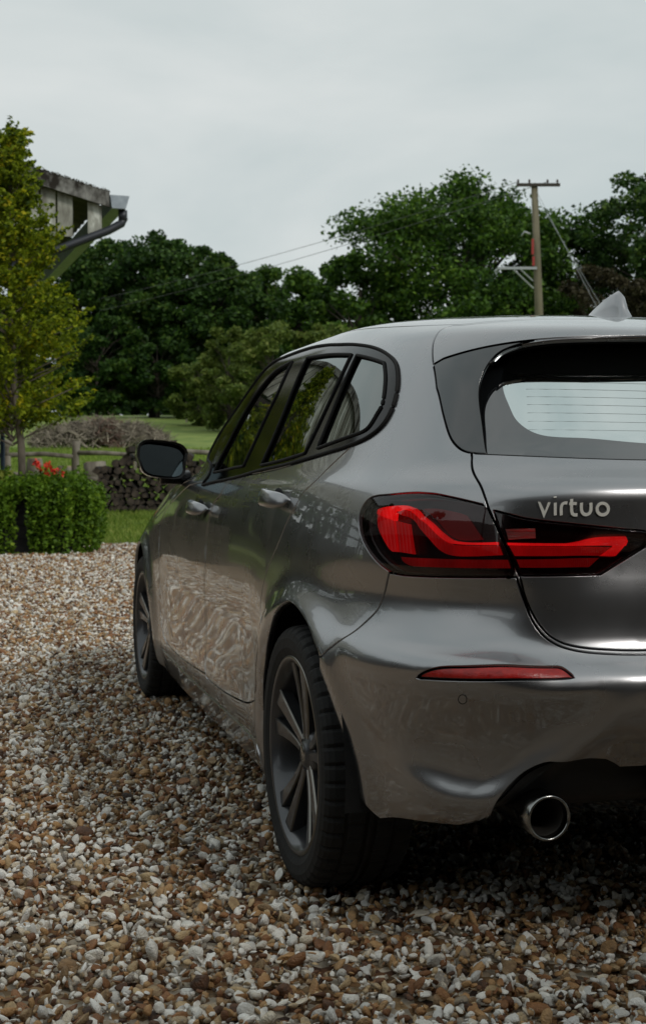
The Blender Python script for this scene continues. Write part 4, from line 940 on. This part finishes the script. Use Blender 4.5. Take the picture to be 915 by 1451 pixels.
# ---- open barn with boarded gable
OLDP=mat_noise('weathered_panel',(.07,.06,.04),(.56,.58,.53),3.2,.85,.2,stretch=(1.5,1.5,.5),island=.12,c3=(.36,.37,.32),lo=.30,hi=.62)
MOSS=mat_noise('mossy_fascia',(.016,.012,.008),(.27,.27,.25),4.5,.95,.5,c3=(.12,.11,.09),lo=.40,hi=.62,stretch=(1,1,.6)); DKB=mat_noise('old_beam',(.016,.012,.010),(.045,.036,.028),6,.9,.4)
ROOF=mat_noise('roof_sheet',(.05,.045,.035),(.14,.13,.11),1.2,.95,.4,c3=(.09,.085,.06)); ZINC=mat_noise('zinc',(.20,.23,.26),(.30,.34,.37),6,.4,0,metal=.6)
bn=empty('open_barn',yard(-3.36,20,0),-.276+.34); tag(bn,'open weathered barn with pale boarded gable and mossy roof edge','barn')
SL=.25; RW=14.0; EZ=5.02        # local x to the left is negative; eave at x=0
def rz_(x): return EZ-x*SL if x>-RW else EZ+RW*SL+(x+RW)*SL
def slab(name,x0,x1,y0,y1,t0,t1,mat,par):
    V=[(x0,y0,rz_(x0)+t0),(x1,y0,rz_(x1)+t0),(x1,y1,rz_(x1)+t0),(x0,y1,rz_(x0)+t0),(x0,y0,rz_(x0)+t1),(x1,y0,rz_(x1)+t1),(x1,y1,rz_(x1)+t1),(x0,y1,rz_(x0)+t1)]
    return MB().add(V,[(3,2,1,0),(4,5,6,7),(0,1,5,4),(1,2,6,5),(2,3,7,6),(3,0,4,7)]).build(name,mat,par)
rs=np.random.default_rng(6)
for side,(x0,x1) in enumerate(((-RW,.02),(-2*RW-.02,-RW))):
    # corrugated sheets
    n_=9; w_=(x1-x0)
    V=[];F=[]; ny=90
    for xx in (x0,x1):
        for j in range(ny+1): 
            y=-.25+12*j/ny; V.append((xx,y,rz_(xx)+.26+.022*math.sin(j*2.1)))
    for j in range(ny): F.append((j,j+1,ny+2+j,ny+1+j))
    MB().add(V,F).build('roof_sheet',ROOF,bn,smooth=True)
# barge boards in lengths
xs=np.linspace(0,-RW,5)
for a,b in zip(xs[:-1],xs[1:]): slab('barge_board',b+.004,a,-.26,-.22,.02+rs.uniform(-.012,.012),.25,MOSS,bn)
xs=np.linspace(-RW,-2*RW,5)
for a,b in zip(xs[:-1],xs[1:]): slab('barge_board',b+.004,a,-.26,-.22,.02,.25,MOSS,bn)
# moss lumps along the edge
C=np.array([(-x,-.24+rs.normal(0,.02),rz_(-x)+.26+abs(rs.normal(0,.012))) for x in rs.uniform(0,7,1500)]); mo=leaves('moss',C,.028,mat_leaf('moss_leaf',(.03,.026,.012),(.075,.065,.028),None,.1,4),bn,.9); mo['kind']='stuff'
x=-.10; i=0
while x>-1.5*RW:
    w_=.215+rs.uniform(-.015,.02); gapw=.03
    if i==1: x-=.20       # missing board: a dark gap
    bot=4.58
    top=rz_(x-w_)+.03 if x>-RW else rz_(x)+.03; top2=rz_(x)+.03 if x>-RW else rz_(x-w_)+.03
    b0=bot+rs.uniform(-.03,.03)
    V=[(x-w_,-.12,b0),(x,-.12,b0),(x,-.12,rz_(x)+.03),(x-w_,-.12,rz_(x-w_)+.03)]; V+=[(q[0],q[1]+.025,q[2]) for q in V]
    MB().add(V,[(0,1,2,3),(7,6,5,4),(0,4,5,1),(1,5,6,2),(2,6,7,3),(3,7,4,0)]).build('board',OLDP,bn); x-=w_+gapw; i+=1
MB().box((-RW-.8,0,4.42),(2*RW-1.9,.16,.20)).build('tie_beam',DKB,bn,bevel=.01)
for xx in (-1.95,-5.6,-9.6,-RW,-18.4,-23,-2*RW+.3):
    for yy in (0,5.8,11.5): MB().box((xx,yy,2.2),(.20,.20,4.42)).build('post',DKB,bn,bevel=.01)
for yy in (5.8,11.5):
    MB().box((-RW-.8,yy,4.42),(2*RW-1.9,.16,.20)).build('tie_beam',DKB,bn,bevel=.01)
for xx in (-1.95,-5.6,-9.6,-18.4,-23,-2*RW+.3): MB().box((xx,5.75,rz_(xx)-.02),(.14,11.7,.18)).build('purlin',DKB,bn)
x=-5.0
while x>-2*RW+.4: MB().box((x,11.65,1.7),(.57,.03,3.4+.2*math.sin(x*3))).build('added_back_board',DKB,bn); x-=.60  # added dark boards: keep the bright field out of the car door reflections
# box gutter along the eave, outlet and swan-neck pipe
g=MB(); 
pr_=[(.0,.22),(.03,.02),(.24,.02),(.30,.22),(.285,.22),(.23,.035),(.04,.035),(.015,.22)]
V=[(a,-.30,EZ-.02+b) for a,b in pr_]+[(a,11.8,EZ-.02+b) for a,b in pr_]; m=len(pr_)
F=[(i,(i+1)%m,m+(i+1)%m,m+i) for i in range(m)]
g.add(V,F); g.add([(0,-.30,EZ+.20),(.03,-.30,EZ),(.24,-.30,EZ),(.30,-.30,EZ+.20)],[(0,1,2,3)]); g.build('gutter',ZINC,bn)
PIPE=mat_p('dark_downpipe',(.030,.034,.042),.4,.2)
MB().tube([(.22,-.16,EZ+.0),(.22,-.16,EZ-.16)],.07,12).build('gutter_outlet',PIPE,bn,smooth=True)
MB().tube([(.24,-.16,EZ-.10),(.20,-.16,EZ-.20),(.0,-.16,EZ-.32),(-.55,-.16,EZ-.56),(-1.72,-.14,EZ-1.06),(-1.80,-.14,EZ-1.2),(-1.80,-.14,.1)],.065,12).build('downpipe',PIPE,bn,smooth=True)
# ---- fence of split logs
FEN=mat_noise('grey_split_wood',(.10,.085,.065),(.27,.245,.20),5,.9,.5,stretch=(1,1,.3)); 
fe=empty('log_fence',yard(-6.2,28),-.276); tag(fe,'rustic post and rail fence of grey split logs behind the planter','fence')
def rough_tube(p,r,seed,n=9):
    q=np.random.default_rng(seed); pts=[Vector(a)+Vector(q.normal(0,.012,3)) for a in p]; return MB().tube(pts,[r*q.uniform(.85,1.15) for _ in pts],n)
for i,(x,h_) in enumerate(((-3.1,1.1),(.78,1.16),(4.1,1.1))): rough_tube([(x,0,-.3),(x+.01,0,.4),(x,0,.8),(x+.02,0,h_)],.088,i).build('post',FEN,fe,smooth=True)
for i,(x0,x1,z) in enumerate(((-3.2,.75,.86),(.8,4.2,.90),(-3.2,.75,.40),(.8,4.2,.36))): rough_tube([(x0+(x1-x0)*k/6,-.03,z+.03*math.sin(k*1.7+i)) for k in range(7)],.052,20+i).build('rail',FEN,fe,smooth=True)
sp=empty('capped_post',yard(-6.85,27.6),-.276); tag(sp,'stubby wooden post with a rounded cap left of the fence','post')
rough_tube([(0,0,-.2),(0,0,.5),(.0,0,.86)],.12,40).build('shaft',FEN,sp,smooth=True)
MB().tube([(0,0,.84),(0,0,.95),(0,0,1.02),(0,0,1.12),(0,0,1.18),(0,0,1.21)],[.06,.075,.07,.145,.12,.03],14).build('cap',FEN,sp,smooth=True)
WOODC=mat_noise('cut_wood',(.22,.15,.085),(.40,.30,.19),7,.85,.2)
for i,(l_,d_,r_,h_,lb) in enumerate(((-5.9,29.5,.22,.52,'cut log round left of the fence post'),(-5.35,30,.24,.60,'cut log round right of the fence post'),(-6.45,28.6,.17,.75,'upright log beside the capped post'))):
    o=empty('log_round',yard(l_,d_)); tag(o,lb,'log','log rounds by the fence')
    rough_tube([(0,0,-.1),(0,0,h_*.5),(.0,0,h_)],r_,50+i,12).build('bark',FEN,o,smooth=True); MB().tube([(0,0,h_-.01),(0,0,h_+.012)],[r_*.93,r_*.88],14).build('cut_face',WOODC,o)
# ---- stack of split logs
LOGB=mat_noise('log_bark',(.008,.006,.005),(.032,.025,.019),8,.95,.5); LOGE=mat_noise('log_end',(.014,.010,.008),(.13,.10,.075),2.0,.9,.2,lo=.52,hi=.75,coord='Object')
shapes=[]
for i in range(7):
    n_=random.choice((3,4,4,5,6)); a0=random.uniform(0,6); rr_=[random.uniform(.064,.100) for _ in range(n_)]
    P_=[(rr_[k]*math.cos(a0+6.283*k/n_),rr_[k]*math.sin(a0+6.283*k/n_)) for k in range(n_)]; Ld=random.uniform(.34,.42)
    e=MB().add([(x,-Ld/2,z) for x,z in P_]+[(x,Ld/2,z) for x,z in P_],[tuple(range(n_)),tuple(range(2*n_-1,n_-1,-1))]+[(k,(k+1)%n_,n_+(k+1)%n_,n_+k) for k in range(n_)])
    me=mesh('log',e.v,e.f); bm=bmesh.new(); bm.from_mesh(me); bmesh.ops.recalc_face_normals(bm,faces=bm.faces); bmesh.ops.bevel(bm,geom=bm.edges[:],offset=.007,segments=1,affect='EDGES'); bm.to_mesh(me); bm.free()
    me.materials.append(LOGB); me.materials.append(LOGE)
    for p in me.polygons:
        if abs(p.normal.y)>.8: p.material_index=1
    shapes.append(me)
rs=np.random.default_rng(14); nlog=0
for row in range(9):
    for x in np.arange(-4.25,-1.55,.135):
        top=9 if x<-3.95 else 10
        if row>=8 and rs.random()<.45: continue
        if x<-4.1 and row>6: continue
        lx=x+(.065 if row%2 else 0)+rs.normal(0,.015); p=yard(lx,24.2+rs.normal(0,.04)); p.z=.21+.055+row*.122+rs.normal(0,.012)
        o=obj('split_log',shapes[rs.integers(7)]); o.location=p; o.rotation_euler=(rs.normal(0,.06),rs.uniform(0,6.28),-.276+rs.normal(0,.10)); nlog+=1
        tag(o,'dark split log in the firewood stack beside the door mirror','log','split logs in the firewood stack')
for i,(lx,h_) in enumerate(((-3.55,1.34),(-3.05,1.35),(-2.85,1.44))):
    o=obj('top_log',shapes[i]); o.location=yard(lx,24.1,.21+h_-.19); o.rotation_euler=(.2*i,.5+i,-.9+i*.6); tag(o,('pale','short','tilted')[i]+' log lying crosswise on top of the firewood stack','log')
# second row behind so that nothing shows through the stack
# ---- heap of dead branches
TW=mat_noise('dead_twig',(.11,.092,.07),(.33,.29,.225),3,.95,island=.35); TW2=mat_noise('dead_leaf_twig',(.075,.045,.035),(.16,.10,.075),3,.95,island=.3)
bp=empty('brush_pile',yard(-8.65,50)); tag(bp,'wide heap of dead grey branches on the field','brush pile')
def twigs(n,x0,x1,mat,seed,hs=1.05):
    q=np.random.default_rng(seed); z=MB()
    for i in range(n):
        u=q.uniform(x0,x1); w=q.normal(0,.55); hh=hs*math.sqrt(max(.03,1-(u/2.7)**2))*(1-min(1,(w/1.5)**2))*q.uniform(.15,1.0)**.6
        a=q.uniform(0,6.28); L_=q.uniform(.35,1.1); dz=q.uniform(-.2,1.1)
        p=Vector((u,w,hh)); d=Vector((math.cos(a),math.sin(a)*.7,dz)).normalized()*L_*.5; b=Vector(q.normal(0,.07,3))
        z.tube([p-d,p+b,p+d],[.024,.018,.007],3,False)
    return z
for nm,z,m in (('grey_branches',twigs(2200,-2.6,2.55,TW,1),TW),('russet_branches',twigs(500,-.35,.55,TW2,2,1.0),TW2)):
    o=z.build(nm,m,bp); o['kind']='stuff'
leaves('dry_leaves',crown_points([((x,0,.35),(.6,.8,.55),1) for x in np.arange(-2.2,2.3,.5)],420,.4),.09,mat_leaf('dry_leaf',(.05,.06,.025),(.16,.17,.07),None,.2,2),bp)['kind']='stuff'
# ---- utility pole with wires
UP=empty('utility_pole',yard(7.55,46,height(7.5,46)),-.276); tag(UP,'grey wooden utility pole with crossarm and stay wires behind the car roof','utility pole')
PW=mat_noise('pole_wood',(.09,.08,.048),(.18,.16,.105),4,.9,.3,stretch=(1,1,.15)); STEEL=mat_p('galvanised',(.36,.38,.39),.45,.6); zt=11.2-UP.location.z
MB().tube([(.38,0,-.5),(.2,0,zt*.5),(0,0,zt)],[.17,.15,.115],14).build('shaft',PW,UP,smooth=True)
MB().box((.12,-.13,zt-.06),(1.55,.10,.11)).build('crossarm',mat_p('arm_brown',(.035,.028,.022),.8),UP,bevel=.01)
for s in (-.6,-.2,.45,.8): MB().tube([(s,-.13,zt),(s,-.13,zt+.06),(s,-.13,zt+.13)],[.02,.045,.03],8).build('insulator',mat_p('insulator_brown',(.05,.03,.025),.3),UP,smooth=True)
za=zt-3.02
MB().box((-.60,-.16,za),(1.36,.07,.09)).build('bracket_arm',STEEL,UP); MB().tube([(-.75,-.16,za-.05),(-.04,-.16,za-.72)],.03,6).build('brace',STEEL,UP); MB().tube([(-.50,-.18,za-.05),(-.06,-.18,za-.46)],.026,6).build('brace',STEEL,UP)
MB().tube([(-1.27,-.16,za),(-1.42,-.16,za-.10),(-1.36,-.16,za-.22)],.035,6).build('lamp_bracket',STEEL,UP)
RD=mat_p('red_duct',(.30,.018,.012),.5); MB().box((-.08,-.20,za+.75),(.08,.08,.56)).build('cable_guard',RD,UP,bevel=.01); MB().box((-.05,-.20,za+.24),(.08,.08,.34)).build('cable_guard',RD,UP,bevel=.01)
MB().tube([(-.16,-.2,za+1.2),(-.38,-.22,za+1.28),(-.48,-.2,za+1.12)],.04,6).build('cable_loop',STEEL,UP,smooth=True)
def sag(a,b,s,n=14): return [a.lerp(b,k/n)-Vector((0,0,s*4*(k/n)*(1-k/n))) for k in range(n+1)]
WIRE=mat_p('wire',(.10,.10,.10),.5)
for i,s in enumerate((-.6,.45)):
    a=yard(7.55+s,45.9,11.25); b=yard(-14,80,11.6-i*.75)
    tag(MB().tube(sag(a,b,.25),.011,5,False).build('overhead_wire',WIRE),('upper','lower')[i]+' thin overhead wire running left from the utility pole','wire','overhead wires')
    
for i,(dx,dz) in enumerate(((3.0,-6.4),(3.7,-7.0))):
    a=yard(7.62,45.9,10.9-i*.2); b=yard(7.62+dx,44.5,10.9+dz); tag(MB().tube([a,b],.008,5,False).build('stay_wire',STEEL),('steeper','flatter')[i]+' steel stay wire slanting down to the right of the pole','wire','stay wires')
# field fence posts
for i,(l_,d_) in enumerate(((-7.9,74),(-7.05,74.5),(-6.3,75))):
    o=MB().tube([(0,0,-.2),(0,0,1.15)],.045,8).build('field_post',FEN); o.location=yard(l_,d_); tag(o,('left','middle','right')[i]+' thin grey post at the far edge of the field','post','posts at the far field edge')
# ---- grass blades on the near field
def grass(n,l0,l1,d0,d1,h0,h1,seed,mat,name,lab):
    q=np.random.default_rng(seed); d=q.uniform(d0,d1,n); l=q.uniform(l0,l1,n)
    z=np.interp(d,_hd,_hz)-.02; B=np.stack([-1.665+l*CA+d*SA,-2.20-l*SA+d*CA,z],1); h=q.uniform(h0,h1,n)[:,None]; a=q.uniform(0,6.283,n); w=np.stack([np.cos(a),np.sin(a),0*a],1)*(.010*h/h0*.6); le=np.stack([q.normal(0,.35,n),q.normal(0,.35,n),np.ones(n)],1)
    V=np.stack([B-w,B+w,B+le*h],1).reshape(-1,3); o=obj(name,mesh(name,V,np.arange(3*n).reshape(n,3)),mat); tag(o,lab,None,None,'stuff')
GB=mat_leaf('grass_blade',(.10,.18,.02),(.25,.34,.06),(.38,.40,.11),.4,.8)
grass(90000,-9,10,17.0,24.5,.035,.10,1,GB,'lawn_grass','short lawn grass along the edge of the gravel')
grass(110000,-14,12,24.5,48,.06,.16,2,GB,'field_grass','longer pale grass on the rising field')
# ---- behind the photographer: boarded house with an added canopy, and a shed, that shade and darken the yard
BR=mat_noise('dark_boarding',(.016,.017,.018),(.032,.033,.035),3,.8,.2,stretch=(.3,1,8)); TIL=mat_noise('roof_tiles',(.022,.018,.016),(.05,.042,.038),4,.9,.3)
hs=empty('boarded_house',(2.0,-6.4,0)); tag(hs,'dark boarded house behind the photographer, seen only in reflections','house')
MB().box((0,-4,2.6),(20,8,5.2)).build('wall',BR,hs)
MB().add([(-10.5,.6,5.2),(10.5,.6,5.2),(10.5,-4,8.6),(-10.5,-4,8.6),(-10.5,-8.6,5.2),(10.5,-8.6,5.2)],[(0,1,2,3),(3,2,5,4),(0,3,4),(1,5,2)]).build('roof',TIL,hs)
for x in (-6,-2.2,2.2,6):
    w=MB().box((x,.01,4.0),(1.1,.06,1.2)).build('window',GLOSS,hs); MB().box((x,.03,3.36),(1.3,.14,.08)).build('sill',FEN,w)
    if x not in (2.2,):
        w=MB().box((x,.01,1.5),(1.3,.06,1.3)).build('window',GLOSS,hs); MB().box((x,.03,.80),(1.5,.14,.08)).build('sill',FEN,w)
d_=MB().box((2.2,.01,1.05),(1.0,.06,2.1)).build('door',DARKW,hs); MB().box((2.55,.06,1.05),(.12,.05,.03)).build('handle',CHROME,d_)
MB().add([(-9,3.3,3.05),(8,3.3,3.05),(8,.02,3.7),(-9,.02,3.7),(-9,3.3,2.93),(8,3.3,2.93),(8,.02,3.58),(-9,.02,3.58)],[(0,1,2,3),(7,6,5,4),(0,4,5,1),(1,5,6,2),(3,2,6,7),(0,3,7,4)]).build('added_shade_roof',TIL,hs)  # added canopy, out of view, to darken the near gravel and bumper reflections
for x in (-8.8,-5.9,4.2,7.8): MB().box((x,3.15,1.46),(.14,.14,2.92)).build('shade_roof_post',DKB,hs,bevel=.01)  # posts carrying the added canopy
sh=empty('long_shed',(-12,0,0)); tag(sh,'long low dark shed along the left of the yard, seen only in reflections','shed')
MB().box((-3,0,1.3),(6,21,2.6)).build('wall',BR,sh)
MB().add([(.35,-10.9,2.5),(.35,10.9,2.5),(-3,10.9,3.9),(-3,-10.9,3.9),(-6.35,10.9,2.5),(-6.35,-10.9,2.5)],[(0,1,2,3),(3,2,4,5),(0,3,5),(1,4,2)]).build('roof',TIL,sh)
for y in (-6,0,6):
    d_=MB().box((.03,y,1.1),(.06,1.6,2.2)).build('door',DARKW,sh); MB().box((.08,y+.6,1.1),(.05,.03,.16)).build('handle',CHROME,d_)
for i,(x,y,h_) in enumerate(((-26,10,8),(-25,18,9.5),(-29,2,8))): tree('yard_tree',(x,y,0),h_,4.6,('middle','far','near')[i]+' tree behind the long shed, seen only in reflections',OAK2,110,150,.45,'trees behind the shed',.05,200+i)
